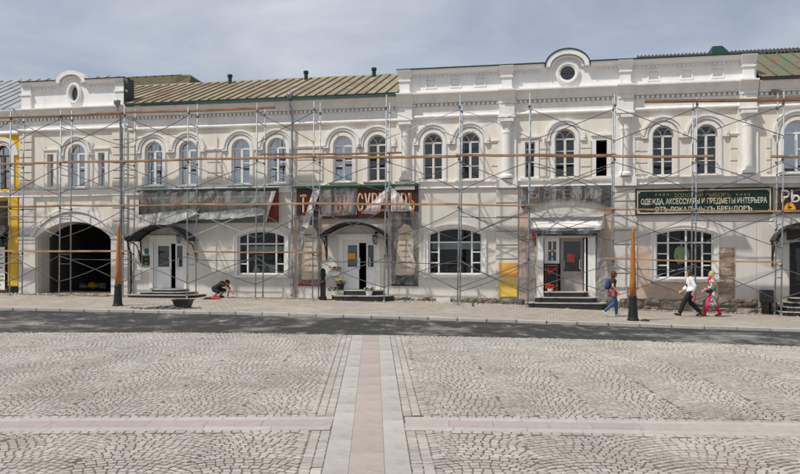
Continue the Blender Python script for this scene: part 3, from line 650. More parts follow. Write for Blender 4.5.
bm = BM(); cu = U(75.5); el = lambda a, c: [(cu + a * math.cos(k * math.pi / 12), 11.12 + c * math.sin(k * math.pi / 12)) for k in range(24)]
ring(bm, el(.38, .53), el(.22, .36), -.15, -.03); ring(bm, el(.32, .47), el(.27, .41), -.18, -.05); rw = B.part('oval_window', bm, WHITEP)
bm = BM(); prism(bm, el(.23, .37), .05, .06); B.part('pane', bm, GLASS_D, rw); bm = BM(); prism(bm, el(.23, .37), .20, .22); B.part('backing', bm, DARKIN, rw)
bm = BM()
for l, r in ((pu0 - .05, pc - ph), (pc + ph, pu1 + .03)): profile(bm, [(-.05, pz1 - .22), (-.14, pz1 - .20), (-.14, pz1 - .14), (-.26, pz1 - .06), (-.30, pz1), (.02, pz1)], l, r)
ar = lambda q: [(pc + (ph + q) * math.cos(math.pi * k / 16), pz1 - .1 + (ptop - pz1 + .05 + q) * math.sin(math.pi * k / 16)) for k in range(17)]
ring(bm, ar(.05), ar(-.14), -.28, .1, False); ring(bm, ar(-.17), ar(-.27), -.16, .02, False); B.part('coping', bm, WHITEP)
bm = BM()
for l, r in ((pu0 - .07, pc - ph - .05), (pc + ph + .05, pu1 + .04)): box(bm, l, r, -.33, .6, pz1 + .003, pz1 + .05)
B.part('coping_flashing', bm, GREENM)
for l, r in ((pu0 - .02, U(33)), (U(117), pu1 - .0)):
    bm = BM(); box(bm, l, r, -.17, -.02, pz0, pz1 - .22); box(bm, l - .04, r + .04, -.21, -.02, pz1 - .62, pz1 - .54); B.part('pedestal', bm, WHITEP)
dentils(B, pu0 + .5, pc - ph - .1, pz1 - .30, pz1 - .22, -.085, .17, WHITEP); dentils(B, pc + ph + .1, pu1 - .5, pz1 - .30, pz1 - .22, -.085, .17, WHITEP)
seamed_roof(B, UAB + .02, UZ(119.5, 0, -5)[0], 0.55, 11.0, 5.0, 13.18, 0.62, ROOFGR, ROOFGR)
# hopper and downpipe at its right corner
def downpipe(b, px, ztop, zbot, kick=None, mat=GALV):
    u = U(px, 0.15); bm = BM(); lathe(bm, (u, -0.45, ztop - .02), [(.05, -.16), (.14, -.10), (.16, .06), (.16, .10)], 10)
    pts = [(u, -.45, ztop - .15), (u, -.42, ztop - .42), (u, -.17, ztop - .72), (u, -.15, ztop - .95), (u, -.15, zbot + .18), (u, -.22, zbot + .06)]
    tube(bm, pts, .05, 10); o = b.part('downpipe', bm, mat, smooth=True)
    z = zbot + .6
    while z < ztop - 1:
        bm = BM(); lathe(bm, (u, -.15, z), [(.072, 0), (.072, .05)], 10); box(bm, u - .02, u + .02, -.14, .02, z + .01, z + .04); b.part('bracket', bm, mat, o); z += 1.9
downpipe(B, 120.5, 10.55, GF(U(120.5)))

# ---------------------------------------------------------------- C: cream house with rusty green roof
C = Thing('green_roofed_house', 'long cream plastered house with rusty green metal roof beside the gateway', 'building', (U(265), 0, GF(U(265))))
CW = [154, 188.4, 241, 277, 343, 377.5]; hwc = 0.445; zc0, zc1 = 6.63, 8.70
holes = [arch(U(p), hwc, zc0, zc1 - hwc, hwc) for p in CW]
d1 = [(U(153.5), Z(165, 288.5)), (U(184.5), Z(165, 288.5)), (U(184.5), Z(165, 241.5)), (U(153.5), Z(165, 241.5))]
d2 = [(U(343.5), Z(360, 289.5)), (U(376), Z(360, 289.5)), (U(376), Z(360, 240.5)), (U(343.5), Z(360, 240.5))]
uS, hS = U(261), (U(284.5) - U(237.5)) / 2; wS = (Z(261, 274.5), Z(261, 236.3), Z(261, 230.5))
holes += [d1, d2, seg_open(uS, hS, wS[0], wS[1], wS[2] - wS[1])]
bm = BM(); wall_sheet(bm, [(UBC, ZB), (UCD, ZB), (UCD, 10.3), (UBC, 10.3)], holes); C.part('wall', bm, CREAM)
bm = BM(); box(bm, UBC + .01, UCD - .01, -.012, .0, GF(U(265)) + .28, 6.2)
shell(C, UBC + .01, UCD - .01, 10.3)
bm.free()
# thin grey coat of plaster over the ground floor, with the openings left free
bm = BM(); wall_sheet(bm, [(UBC + .02, ZB), (UCD - .02, ZB), (UCD - .02, 6.18), (UBC + .02, 6.18)], [d1, d2, seg_open(uS, hS, wS[0], wS[1], wS[2] - wS[1])], -.014, .016); C.part('lower_plaster', bm, GREYP)
cur = {154: (0, .5), 188.4: None, 241: (0, .35), 277: None, 343: (.1, .5), 377.5: None}
for p in CW:
    arched_window(C, U(p), hwc, zc0, zc1, 'old' if p == 377.5 else 'new', cur[p]); surround(C, U(p), hwc, zc0, zc1)
zi = zc1 - hwc
def bays(b, edges, z0, zi, zsc):
    """between the windows: impost moulding and raised blocks below it"""
    for l, r in edges:
        bm = BM(); profile(bm, [(.02, zi - .10), (-.07, zi - .09), (-.10, zi - .02), (-.10, zi + .02), (.02, zi + .03)], l, r); b.part('impost', bm, WHITE)
        if r - l > 0.12: rustic(b, l + .03, r - .03, z0 + .02, zi - .14, 3, CREAM)
q = hwc + .46
edges = [(UBC + .45, U(154) - q), (U(154) + q, U(188.4) - q), (U(188.4) + q, U(241) - q), (U(241) + q, U(277) - q), (U(277) + q, U(290)), (U(297), U(343) - q), (U(343) + q, U(377.5) - q), (U(377.5) + q, UCD - .2)]
bays(C, [e for e in edges if e[1] - e[0] > .05], zc0, zi, 0)
rustic(C, UBC + .04, UBC + .40, 6.62, 9.2, 7, CREAM, .06)
cornice(C, UBC + .02, UCD - .02, 10.33, .36); string_course(C, UBC + .01, UCD - .012, 6.5)
bm = BM(); profile(bm, [(-.37, 10.34), (-.47, 10.35), (-.47, 10.44), (-.37, 10.45)], UBC + .03, UCD - .02); C.part('gutter', bm, GREENM)
bm = BM(); profile(bm, [(-.475, 10.31), (-.50, 10.31), (-.50, 10.38), (-.475, 10.38)], U(200), UCD - .05); C.part('gutter_edge', bm, M('teal_edge', (.02, .085, .075), .5, .2, 3))
seamed_roof(C, UBC + .04, UCD - .03, -.46, 10.45, 5.0, 12.55, 0.47, ROOFG, ROOFS, .065)
URC = UZ(128, 0, -5)[0]; seamed_roof(C, URC, UBC + .035, .64, 10.45 + 2.1 * 1.2 / 5.56, 5.0, 12.55, 0.47, ROOFG, ROOFS, .065)
bm = BM(); profile(bm, [(4.9, 12.50), (5.0, 12.63), (5.1, 12.50)], URC, UCD - .03); C.part('ridge_cap', bm, ROOFG)
bm = BM(); profile(bm, [(5.1, 12.5), (9.2, 10.4), (9.2, 10.3), (5.1, 12.4)], URC, UCD - .03); C.part('rear_roof', bm, ROOFG)
for px in (230, 306, 374):
    u = U(px) * 1.105 + (554 - px) * 0 ; u = UZ(px, 0, -4.6)[0]
    bm = BM(); lathe(bm, (u, 4.6, 12.22), [(.10, 0), (.10, .50)], 10); vt = C.part('roof_vent', bm, GREENM, smooth=False)
    bm = BM(); lathe(bm, (u, 4.6, 12.22), [(.12, .50), (.14, .53), (.14, .62), (.09, .66)], 10); C.part('cap', bm, GREENM, vt)
# rusty monitor on the ridge beside the pavilion
um0, um1 = UZ(133, 0, -6.5)[0], UZ(199, 0, -6.5)[0]; zz = lambda y: Z(166, y, -6.5)
bm = BM()
for (x0, x1, t0, t1) in ((um0, um1 - .55, 0, 0),):
    pr = [(5.2, zz(90)), (5.4, zz(81)), (6.5, zz(75.6)), (7.6, zz(81)), (7.8, zz(90))]
    a = [bm.verts.new((um0, y, z)) for y, z in pr]; b_ = [bm.verts.new((um1 - .75, y, z)) for y, z in pr]; c_ = [bm.verts.new((um1 + (0 if i in (0, 4) else -.12 if i in (1, 3) else -.5), 6.5 + (y - 6.5) * (.95 if i in (0, 4) else .7), z - (0.02 if i == 2 else 0))) for i, (y, z) in enumerate(pr)]
    for s, t in ((a, b_), (b_, c_)):
        for i in range(4): bm.faces.new((s[i], t[i], t[i + 1], s[i + 1]))
    bm.faces.new(a); bm.faces.new(c_[::-1])
mon = C.part('roof_monitor', bm, RUSTY)
for k in range(6):
    u = um0 + .3 + k * .52; bm = BM(); profile(bm, [(5.38, zz(81)), (5.34, zz(80.6)), (6.5, zz(75.0)), (6.5, zz(75.6))], u, u + .05); C.part('seam', bm, RUSTY, mon)
downpipe(C, 292, 10.52, GF(U(292)))
downpipe(C, 131, Z(131, 238), GF(U(131)), mat=BLACK)

def shop_window(b, uc, hw, z0, zs, zt, cols, rows, mat=WHITEF, sill=True, glass=None, trans=.82):
    """wide segment-arched shop window"""
    rise = zt - zs; fw = .07; zr = z0 + (zs - z0) * trans; op = seg_open(uc, hw + .004, z0, zs, rise); inn = seg_open(uc, hw - fw, z0 + fw, zs - .02, rise - fw + .02)
    bm = BM(); ring(bm, op, inn, .10, .19)
    zf = lambda u: zs + rise - ((hw * hw + rise * rise) / (2 * rise)) + math.sqrt(max(0, ((hw * hw + rise * rise) / (2 * rise)) ** 2 - (u - uc) ** 2))
    for c in cols: box(bm, uc + c * hw - .035, uc + c * hw + .035, .088, .18, z0 + fw * .9, zf(uc + c * hw) - .03)
    box(bm, uc - hw + fw * .9, uc + hw - fw * .9, .092, .182, zr - .06, zr)
    ce = [-1 + fw / hw] + list(cols) + [1 - fw / hw]
    cells = []
    for i, (a, c) in enumerate(zip(ce, ce[1:])):
        rr = rows if i in (0, len(ce) - 2) else rows[:0]
        lv = [z0 + fw] + [z0 + (zr - z0) * r for r in rr] + [zr - .05]
        l, r = uc + a * hw + .03, uc + c * hw - .03
        for zz_ in lv[1:-1]: box(bm, l - .01, r + .01, .10, .178, zz_ - .025, zz_ + .025)
        for p, q_ in zip(lv, lv[1:]): cells.append([(l - .01, p), (r + .01, p), (r + .01, q_), (l - .01, q_)])
        n = 5; cells.append([(l, zr - .01), (r, zr - .01)] + [(r + (l - r) * k / n, zf(r + (l - r) * k / n) - fw * .7) for k in range(n + 1)])
    win = b.part('shop_window', bm, mat); panes_grid(b, win, cells, .135, glass or GLASS_S)
    bm = BM(); box(bm, uc - hw - .22, uc + hw + .22, -.13, .10, z0 - .14, z0 - .02); b.part('sill', bm, WHITE, win)
    bm = BM(); hs = lambda e, dz: [(uc + hw + e, z0 - .02)] + seg_arc(uc, hw + e, zs, rise + dz) + [(uc - hw - e, z0 - .02)]
    ring(bm, hs(.14, .13), hs(0, 0), -.05, .02, False); ring(bm, hs(.20, .19), hs(.13, .12), -.085, .02, False); b.part('architrave', bm, WHITE)
    return win
shop_window(C, uS, hS, wS[0], wS[1], wS[2], (-.60, .62), (.34,))
bm = BM(); prism(bm, [(U(247), wS[0] + .1), (U(256), wS[0] + .1), (U(251), wS[0] + .48)], .6, .62); prism(bm, [(U(255), wS[0] + .1), (U(271), wS[0] + .1), (U(269), wS[0] + .42), (U(259), wS[0] + .50)], .8, .82); C.part('window_display', bm, CURTAIN)

def door(b, o, leaves, gap, lmat, sign=None, open_angle=0.0):
    """double door: frame, leaves with glass; one leaf ajar leaves a dark gap"""
    (l, z0), (r, _), (_, z1), _ = o
    bm = BM(); ring(bm, o, [(l + .09, z0 + .01), (r - .09, z0 + .01), (r - .09, z1 - .1), (l + .09, z1 - .1)], .06, .16); fr = b.part('door_frame', bm, lmat)
    for (a, c, tilt) in leaves:
        L0, L1 = a, c; bm = BM(); y0 = .09
        W_ = L1 - L0; zm = z0 + (z1 - z0) * .46
        ring(bm, [(L0, z0 + .02), (L1, z0 + .02), (L1, z1 - .11), (L0, z1 - .11)], [(L0 + .08, zm), (L1 - .08, zm), (L1 - .08, z1 - .20), (L0 + .08, z1 - .20)], y0, y0 + .05)
        box(bm, L0 + .10, L1 - .10, y0 + .012, y0 + .04, z0 + .12, zm - .09)
        if tilt:
            for v in bm.verts:
                hx = L1 if tilt > 0 else L0; d = v.co.x - hx; yy = v.co.y - y0
                v.co.x = hx + d * math.cos(tilt) + yy * math.sin(abs(tilt)) * 0; v.co.y = y0 + yy + abs(d) * math.sin(abs(tilt))
        lf = b.part('door_leaf', bm, lmat)
        bm = BM(); box(bm, L0 + .075, L1 - .075, y0 + .02, y0 + .03, zm - .005, z1 - .195)
        if tilt:
            for v in bm.verts: hx = L1 if tilt > 0 else L0; d = v.co.x - hx; yy = v.co.y - y0; v.co.x = hx + d * math.cos(tilt); v.co.y = y0 + yy + abs(d) * math.sin(abs(tilt))
        b.part('pane', bm, GLASS_D, lf)
        hx = L0 + .07 if tilt > 0 else L1 - .07; bm = BM(); hz = z0 + (z1 - z0) * .42; yb = y0 + (abs(hx - L1) * math.sin(tilt) if tilt > 0 else 0)
        tube(bm, [(hx, yb + .02, hz), (hx, yb - .08, hz), (hx + .12, yb - .08, hz), (hx + .12, yb - .08, hz + .5), (hx, yb - .08, hz + .5), (hx, yb + .02, hz + .5)], .022, 6); b.part('handle', bm, WHITEF, lf)
    return fr
def W_(px): return U(px)
door(C, d1, [(W_(155.5), W_(170), 0), (W_(174), W_(183.2), .12)], None, WHITEF)
door(C, d2, [(W_(345.5), W_(358.5), 0), (W_(365.5), W_(375), .12)], None, WHITEF)
bm = BM(); u, z = U(352), Z(352, 256); box(bm, U(347.5), U(355), .075, .10, Z(351, 259), Z(351, 253.5)); C.part('door_notice', bm, ORANGEP)
for o_ in (d1, d2):
    bm = BM(); (l, z0), (r, _), (_, z1), _ = o_; ring(bm, [(l - .2, z0), (r + .2, z0), (r + .2, z1 + .2), (l - .2, z1 + .2)], [(l, z0 + .001), (r, z0 + .001), (r, z1), (l, z1)], -.05, .02); box(bm, l - .28, r + .28, -.12, .0, z1 + .202, z1 + .29); C.part('door_surround', bm, WHITE)
# pinkish stripped band above the second door
for q4 in (((293, 300), (299, 300), (299, 214), (293, 214)), ((319, 262), (327, 262), (327, 214), (319, 214)), ((385, 262), (391, 290), (391, 212), (385, 214))):
    bm = BM(); prism(bm, ragged([(U(p), Z(p, y)) for p, y in q4], .05, q4[0][0]), -.026, -.012); C.part('bare_patch', bm, PINKP)
bm = BM(); prism(bm, [(U(322), Z(355, 240)), (U(326), Z(355, 228)), (U(340), Z(355, 219)), (U(372), Z(355, 219)), (U(389), Z(355, 230)), (U(390), Z(355, 214)), (U(321), Z(355, 214))], -.03, 0); C.part('bare_patch', bm, PINKP)

# ---------------------------------------------------------------- D: tall white house with the parapet
D = Thing('white_parapet_house', 'tall cream house with white parapet, rounded pediment and round attic window', 'building', (U(575), 0, GF(U(575))))
DW = [433, 470, 663, 706.5]; hwd = 0.43; zd0, zd1 = 6.62, 8.70
uP, hP = U(565), .43
sideD = [(U(530), .215), (U(601.5), .225)]
zsd = Z(600, 140)
def shop_dims(pc, pl, pr, yb, ys, yt): return U(pc), (U(pr) - U(pl)) / 2, Z(pc, yb), Z(pc, ys), Z(pc, yt)
s1 = shop_dims(455, 428, 481.5, 274.5, 234.2, 227.5); s2 = shop_dims(684.5, 655.5, 713.5, 278.5, 234, 228.8)
d3 = [(U(543), Z(565, 291)), (U(588), Z(565, 291)), (U(588), Z(565, 238)), (U(543), Z(565, 238))]
lowD = [seg_open(s[0], s[1], s[2], s[3], s[4] - s[3]) for s in (s1, s2)] + [d3]
holes = [arch(U(p), hwd, zd0, zd1 - hwd, hwd) for p in DW] + [arch(uP, hP, zd0, zd1 - hP, hP)] + [arch(u, h, 6.64, zsd, 0) for u, h in sideD] + lowD
bm = BM(); wall_sheet(bm, [(UCD, ZB), (UDE, ZB), (UDE, 10.35), (UCD, 10.35)], holes); D.part('wall', bm, CREAM)
bm = BM(); wall_sheet(bm, [(UCD + .02, 1.35), (UDE - .02, 1.35), (UDE - .02, 6.18), (UCD + .02, 6.18)], lowD, -.014, .016); D.part('lower_plaster', bm, GREYP)
shell(D, UCD + .01, UDE - .01, 10.35)
for p in DW: arched_window(D, U(p), hwd, zd0, zd1, 'old', None); surround(D, U(p), hwd, zd0, zd1)
arched_window(D, uP, hP, zd0, zd1, 'old'); surround(D, uP, hP, zd0, zd1)
for i, (u, h) in enumerate(sideD):
    if i == 0:
        bm = BM(); ring(bm, arch(u, h + .003, 6.64, zsd, 0), arch(u, h - .045, 6.685, zsd - .045, 0), .13, .2); box(bm, u - h + .03, u + h - .03, .14, .19, 7.3, 7.34); box(bm, u - h + .03, u + h - .03, .14, .19, 7.85, 7.89); win = D.part('window', bm, OLDF)
        panes_grid(D, win, [arch(u, h - .04, a, c, 0) for a, c in ((6.68, 7.305), (7.335, 7.855), (7.885, zsd - .04))], .165, GLASS_D)
    bm = BM(); ring(bm, arch(u, h + .16, 6.62, zsd + .17, 0), arch(u, h, 6.64, zsd, 0), -.06, .02); box(bm, u - h - .21, u + h + .21, -.12, .0, zsd + .172, zsd + .25); box(bm, u - h - .20, u + h + .20, -.15, .0, 6.52, 6.618); D.part('architrave', bm, WHITE)
cornice(D, UCD - .02, UDE + .03, 10.42, .36); string_course(D, UCD - .01, UDE - .012, 6.55)
PIL = [(405.5, 9), (507, 10), (625, 11), (747.5, 11)]
for p, wpx in PIL:
    u = U(p); h = .24
    bm = BM(); box(bm, u - h - .16, u + h + .16, -.07, .01, 6.56, 9.32); D.part('pilaster_back', bm, WHITE)
    bm = BM(); lathe(bm, (u, -.10, 6.62), [(.27, 0), (.27, .10), (.23, .14), (.20, .18), (.185, 1.9), (.20, 1.94), (.20, 2.0), (.185, 2.03), (.18, 2.28), (.22, 2.34), (.26, 2.42)], 14); box(bm, u - .30, u + .30, -.40, .0, 9.045, 9.17); D.part('half_column', bm, WHITE, smooth=False)
    bm = BM(); box(bm, u - .33, u + .33, -.20, -.02, 9.30, 9.83); box(bm, u - .37, u + .37, -.27, -.03, 9.25, 9.32); D.part('entablature_block', bm, WHITE)
    bm = BM(); profile(bm, [(-.03, 10.425), (-.48, 10.425), (-.48, 10.36), (-.42, 10.31), (-.35, 10.21), (-.30, 10.15), (-.27, 10.06), (-.22, 10.02), (-.20, 9.84), (-.03, 9.84)], u - .36, u + .36); dentils(D, u - .33, u + .33, 9.85, 9.97, -.19); D.part('cornice_break', bm, WHITE)
    bm = BM(); box(bm, u - .45, u + .45, -.22, .0, 6.20, 6.575); D.part('pedestal_block', bm, WHITE)
    if p in (507, 625): 
        for l, r, n_ in ((u - .48, u + .48, 7),): rustic(D, l, r, 1.9, 6.15, n_, GREYP, .09, .05)
bays(D, [(U(413), U(433) - hwd - .46), (U(470) + hwd + .46, U(499)), (U(565) - hP - .60 + .14, U(565) - hP - .46 + .001)][:2] + [(U(634), U(663) - hwd - .46), (U(706.5) + hwd + .46, U(739)), (U(663) + hwd + .44, U(706.5) - hwd - .44)], zd0, zd1 - hwd, 0)
for l, r in ((sideD[0][0] + .42, uP - hP - .22), (uP + hP + .22, sideD[1][0] - .42)): rustic(D, l, r, 6.64, 8.2, 4, CREAM)
rustic(D, U(634.5), U(651) - .05, 6.64, 8.1, 3, CREAM, .04)
# parapet: back wall with sunk panels, pediment and coping
qz0, qz1 = 10.44, 11.44; qu0, qu1 = UCD + .01, UDE - .03; qc = U(567.5); qh = .86; qtop = 12.02
sq = [(U(p), Z(p, y)) for p, y in ((431, 83.5), (455.5, 82.5), (480, 81.5), (653.5, 75.5), (686.5, 74), (717.5, 72.5))]
holes = [arch(u, .19, z - .17, z + .17, 0) for u, z in sq] + [[(qc + .31 * math.cos(k * math.pi / 12), 11.06 + .31 * math.sin(k * math.pi / 12)) for k in range(24)]]
bm = BM(); wall_sheet(bm, [(qu0, qz0), (qu1, qz0), (qu1, qz1), (qc + qh, qz1)] + [(qc + qh * math.cos(math.pi * k / 16), qz1 + (qtop - .06 - qz1) * math.sin(math.pi * k / 16)) for k in range(1, 16)] + [(qc - qh, qz1), (qu0, qz1)], holes, -.05, .06); D.part('parapet', bm, WHITEP)
bm = BM(); wall_sheet(bm, [(qu0, qz0), (qu1, qz0), (qu1, qz1), (qu0, qz1)], [[(qc + .31 * math.cos(k * math.pi / 12), 11.06 + .31 * math.sin(k * math.pi / 12)) for k in range(24)]], .012, .3); box(bm, qu0, qu1, .35, .5, qz0, qz1 - .01); prism(bm, [(qc + qh * math.cos(math.pi * k / 16), qz1 + (qtop - .06 - qz1) * math.sin(math.pi * k / 16)) for k in range(17)], .02, .5); D.part('parapet_back', bm, WHITEP)
for u, z in sq:
    bm = BM(); ring(bm, arch(u, .25, z - .23, z + .23, 0), arch(u, .19, z - .17, z + .17, 0), -.075, -.04); D.part('panel_frame', bm, WHITEP)
ci = lambda r: [(qc + r * math.cos(k * math.pi / 14), 11.06 + r * math.sin(k * math.pi / 14)) for k in range(28)]
bm = BM(); ring(bm, ci(.50), ci(.31), -.14, -.03); ring(bm, ci(.44), ci(.37), -.17, -.05); rw = D.part('round_window', bm, WHITEP)
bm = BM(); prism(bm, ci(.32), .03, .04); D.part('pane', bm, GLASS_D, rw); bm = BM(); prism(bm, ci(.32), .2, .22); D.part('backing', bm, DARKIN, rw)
bm = BM(); box(bm, qc - .30, qc + .30, .0, .025, 11.05, 11.075); D.part('glazing_bar', bm, BROWNF, rw)
bm = BM()
for l, r in ((qu0 - .05, qc - qh), (qc + qh, qu1 + .04)): profile(bm, [(-.05, qz1 - .22), (-.14, qz1 - .20), (-.14, qz1 - .14), (-.28, qz1 - .06), (-.33, qz1), (.02, qz1)], l, r)
ar = lambda q: [(qc + (qh + q) * math.cos(math.pi * k / 18), qz1 - .12 + (qtop - qz1 + .07 + q) * math.sin(math.pi * k / 18)) for k in range(19)]
ring(bm, ar(.05), ar(-.14), -.31, .1, False); ring(bm, ar(-.17), ar(-.27), -.17, .02, False); D.part('coping', bm, WHITEP)
bm = BM()
for l, r in ((qu0 - .08, qc - qh - .06), (qc + qh + .06, qu1 + .02)): box(bm, l, r, -.37, .55, qz1 + .003, qz1 + .055)
ring(bm, ar(.10), ar(.055), -.34, .5, False); D.part('coping_flashing', bm, GREENM)
for p, wpx in PIL:
    u = U(p); bm = BM(); box(bm, u - .22, u + .22, -.22, -.02, qz0, qz1 - .32); box(bm, u - .27, u + .27, -.27, -.02, qz1 - .48, qz1 - .40); box(bm, u - .25, u + .25, -.25, -.02, qz0, qz0 + .10)
    profile(bm, [(-.03, qz1 - .33), (-.24, qz1 - .32), (-.28, qz1 - .2), (-.40, qz1 - .06), (-.42, qz1 - .002), (-.03, qz1 - .002)], u - .30, u + .30); D.part('parapet_pedestal', bm, WHITEP)
for a_, b_ in ((405.5, 507), (507, 547), (588, 625), (625, 747.5)): dentils(D, U(a_) + .32, U(b_) - .32, qz1 - .30, qz1 - .22, -.085, .17, WHITEP)
# hidden low roof, and the dark corrugated ridge over its right half
bm = BM(); profile(bm, [(.5, 10.6), (.5, 10.9), (5, 11.9), (9, 10.6)], UCD + .02, U(600)); D.part('rear_roof', bm, ROOFG)
def corrugated(b, u0, u1, ya, za, yb, zb, mat):
    bm = BM(); n = int((u1 - u0) / .042); rows = []
    for (y, z) in ((ya, za), (yb, zb)): rows.append([bm.verts.new((u0 + (u1 - u0) * k / n, y, z + .045 * math.sin(k * math.pi / 2))) for k in range(n + 1)])
    lo = [[bm.verts.new((v.co.x, v.co.y, v.co.z - .03)) for v in r] for r in rows]
    for k in range(n):
        bm.faces.new((rows[0][k], rows[0][k + 1], rows[1][k + 1], rows[1][k])); bm.faces.new((lo[0][k], lo[1][k], lo[1][k + 1], lo[0][k + 1])); bm.faces.new((rows[1][k], rows[1][k + 1], lo[1][k + 1], lo[1][k])); bm.faces.new((rows[0][k], lo[0][k], lo[0][k + 1], rows[0][k + 1]))
    return b.part('corrugated_roof', bm, mat)
ur0 = UZ(637, 0, -5)[0]; ur1 = UZ(757, 0, -5)[0]
corrugated(D, ur0, UDE, .6, 10.9, 5.0, 12.93, ROOFD)
bm = BM(); profile(bm, [(5.05, 12.9), (9.2, 10.6), (9.2, 10.5), (5.05, 12.8)], ur0, UDE); D.part('rear_roof', bm, ROOFD)
bm = BM(); um = lambda p: UZ(p, 0, -3)[0]; zz = lambda y: Z(718, y, -3)
prism(bm, [(um(708.5), zz(62)), (um(729), zz(62)), (um(728), zz(57)), (um(719.5), zz(49.3)), (um(710), zz(49.3))], 2.4, 3.6); D.part('roof_hatch', bm, M('hatch_green', (0.025, 0.075, 0.062), .5, .15, 3))
shop_window(D, *s1, (-.62, .62), (.36, .68), glass=GLASS_S); shop_window(D, *s2, (-.56, .06, .62), (.36, .68), glass=GLASS_S)
bm = BM(); box(bm, U(430), U(480), .7, .72, Z(455, 249), Z(455, 242)); D.part('window_blind', bm, CURTAIN)
# goods on show behind the shop windows
def display(b, uc, hw, z0, seed):
    rs = random.Random(seed); pal = [M('goods', c, .7, .2, 6) for c in ((.30, .26, .20), (.12, .10, .09), (.40, .38, .34), (.20, .07, .05), (.09, .14, .12))]
    bm = BM(); box(bm, uc - hw, uc + hw, .45, 1.5, z0 - .25, z0 - .20); b.part('display_shelf', bm, PALEIN)
    for k in range(9):
        u = uc + (k + .5 - 4.5) / 4.7 * hw; y = rs.uniform(.7, 1.35); h_ = rs.uniform(.15, .75); w_ = rs.uniform(.06, .14)
        bm = BM(); lathe(bm, (u, y, z0 - .2), [(w_, 0), (w_ * rs.uniform(.7, 1.1), h_ * .4), (w_ * rs.uniform(.4, 1), h_ * .8), (w_ * .4, h_)], 8); b.part('display_goods', bm, rs.choice(pal))
display(D, s1[0], s1[1], s1[2], 1); display(D, s2[0], s2[1], s2[2], 2); display(C, uS, hS, wS[0], 3)
bm = BM(); box(bm, U(243), U(279), .6, .62, Z(261, 252), Z(261, 246)); C.part('window_blind', bm, CURTAIN)
# paint samples
for (a_, c_, yt, yb, m) in ((499, 517, 262.8, 277.5, OCHRE), (499, 517, 279.5, 296.5, YSAMP)):
    bm = BM(); box(bm, U(a_), U(c_), -.112, -.05, Z(508, yb), Z(508, yt)); D.part('paint_sample', bm, m)
# bare render round the right shop window and stripped masonry strip
pts = [(627, 248), (651, 248), (651, 281), (716, 284), (716, 299), (627, 299)]
bm = BM(); prism(bm, ragged([(U(p), Z(p, y)) for p, y in pts], .05, 3), -.03, -.012); D.part('bare_patch', bm, PINKP)
zt_, zb_ = Z(726, 247.5), Z(726, 299); u0_, u1_ = U(717.5), U(735); rs = random.Random(5); z = zb_
bm = BM(); box(bm, u0_, u1_, -.02, -.010, zb_, zt_); strip = D.part('bare_masonry', bm, PINKP)
while z < zt_ - .05:
    h = rs.uniform(.13, .22); x = u0_ + rs.uniform(0, .04)
    while x < u1_ - .1:
        l = min(rs.uniform(.22, .42), u1_ - x); bm = BM(); y_ = -.045 + rs.uniform(-.012, .02)
        prism(bm, [(x + .01, z + .01), (x + l - .015, z + .012), (x + l - .01, min(z + h, zt_) - .012), (x + .014, min(z + h, zt_) - .008)], y_, -.012)
        D.part('brick', bm, SANDST, strip); x += l
    z += h
# rubble plinth
def plinth(b, pa, pc_, ytop_a, ytop_c, seed, depth=.16):
    rs = random.Random(seed); u = U(pa); ue = U(pc_)
    bm = BM(); zt0, zt1 = Z(pa, ytop_a), Z(pc_, ytop_c); prism(bm, [(u, ZB), (ue, ZB), (ue, zt1 - .03), (u, zt0 - .03)], -.06, .01); pl = b.part('plinth', bm, MORTAR)
    while u < ue - .15:
        l = min(rs.uniform(.55, 1.25), ue - u); t = (u + l / 2 - U(pa)) / (ue - U(pa)); zt = zt0 + (zt1 - zt0) * t; zg = GF(u + l / 2) - .12
        n = 1 if zt - zg < .55 else rs.choice((1, 2)); zz_ = zg
        for k in range(n):
            h = (zt - zg) / n; bm = BM(); res = bmesh.ops.create_grid(bm, x_segments=6, y_segments=4, size=.5)
            for v in bm.verts:
                ex = max(abs(v.co.x), abs(v.co.y)); px_, pz_ = v.co.x, v.co.y
                dd = depth * (.55 + .55 * mnoise.noise((u * 3 + px_ * 3.1, pz_ * 3 + k, seed))) if ex < .49 else .02
                v.co = Vector((u + l / 2 + px_ * (l - .03) + (rs.uniform(-.03, .03) if ex > .4 else 0), -.06 - dd, zz_ + h / 2 + pz_ * (h - .03) + (rs.uniform(-.02, .02) if ex > .4 else 0)))
            b.part('plinth_stone', bm, STONE, pl); zz_ += h
        u += l
plinth(D, 391, 430, 297, 296.6, 11); plinth(D, 430, 497, 296.6, 298, 12); plinth(D, 497, 524, 298, 298.5, 13); plinth(D, 606, 660, 298, 298, 14); plinth(D, 660, 757, 298, 299, 15)
bm = BM(); box(bm, U(437), U(451), -.24, -.1, ZB, Z(445, 297.5)); D.part('buttress', bm, GREYP)

# third entrance: white framed porch
bm = BM(); box(bm, U(536.5), U(543.5), -.38, .02, Z(540, 297), Z(540, 237)); box(bm, U(587.5), U(595), -.38, .02, Z(590, 297), Z(590, 237)); box(bm, U(536.0), U(595.5), -.40, .02, Z(565, 236.8), Z(565, 231)); D.part('porch_frame', bm, WHITE)
bm = BM(); z0, z1 = d3[0][1], d3[2][1]
fr = [(U(543), U(559.5)), (U(560.5), U(583))]
(l, r) = fr[0]; zm = Z(550, 263.5)
ring(bm, [(l + .05, zm), (r, zm), (r, z1), (l + .05, z1)], [(l + .22, zm + .12), (r - .14, zm + .12), (r - .14, z1 - .14), (l + .22, z1 - .14)], .05, .15)
box(bm, (l + r) / 2 + .01, (l + r) / 2 + .07, .06, .14, zm + .1, z1 - .12); box(bm, l + .2, r - .12, .06, .14, (zm + z1) / 2 - .02, (zm + z1) / 2 + .03); side = D.part('sidelight', bm, WHITEF)
panes_grid(D, side, [[(l + .20, zm + .1), (r - .12, zm + .1), (r - .12, z1 - .12), (l + .20, z1 - .12)]], .10, GLASS_D)
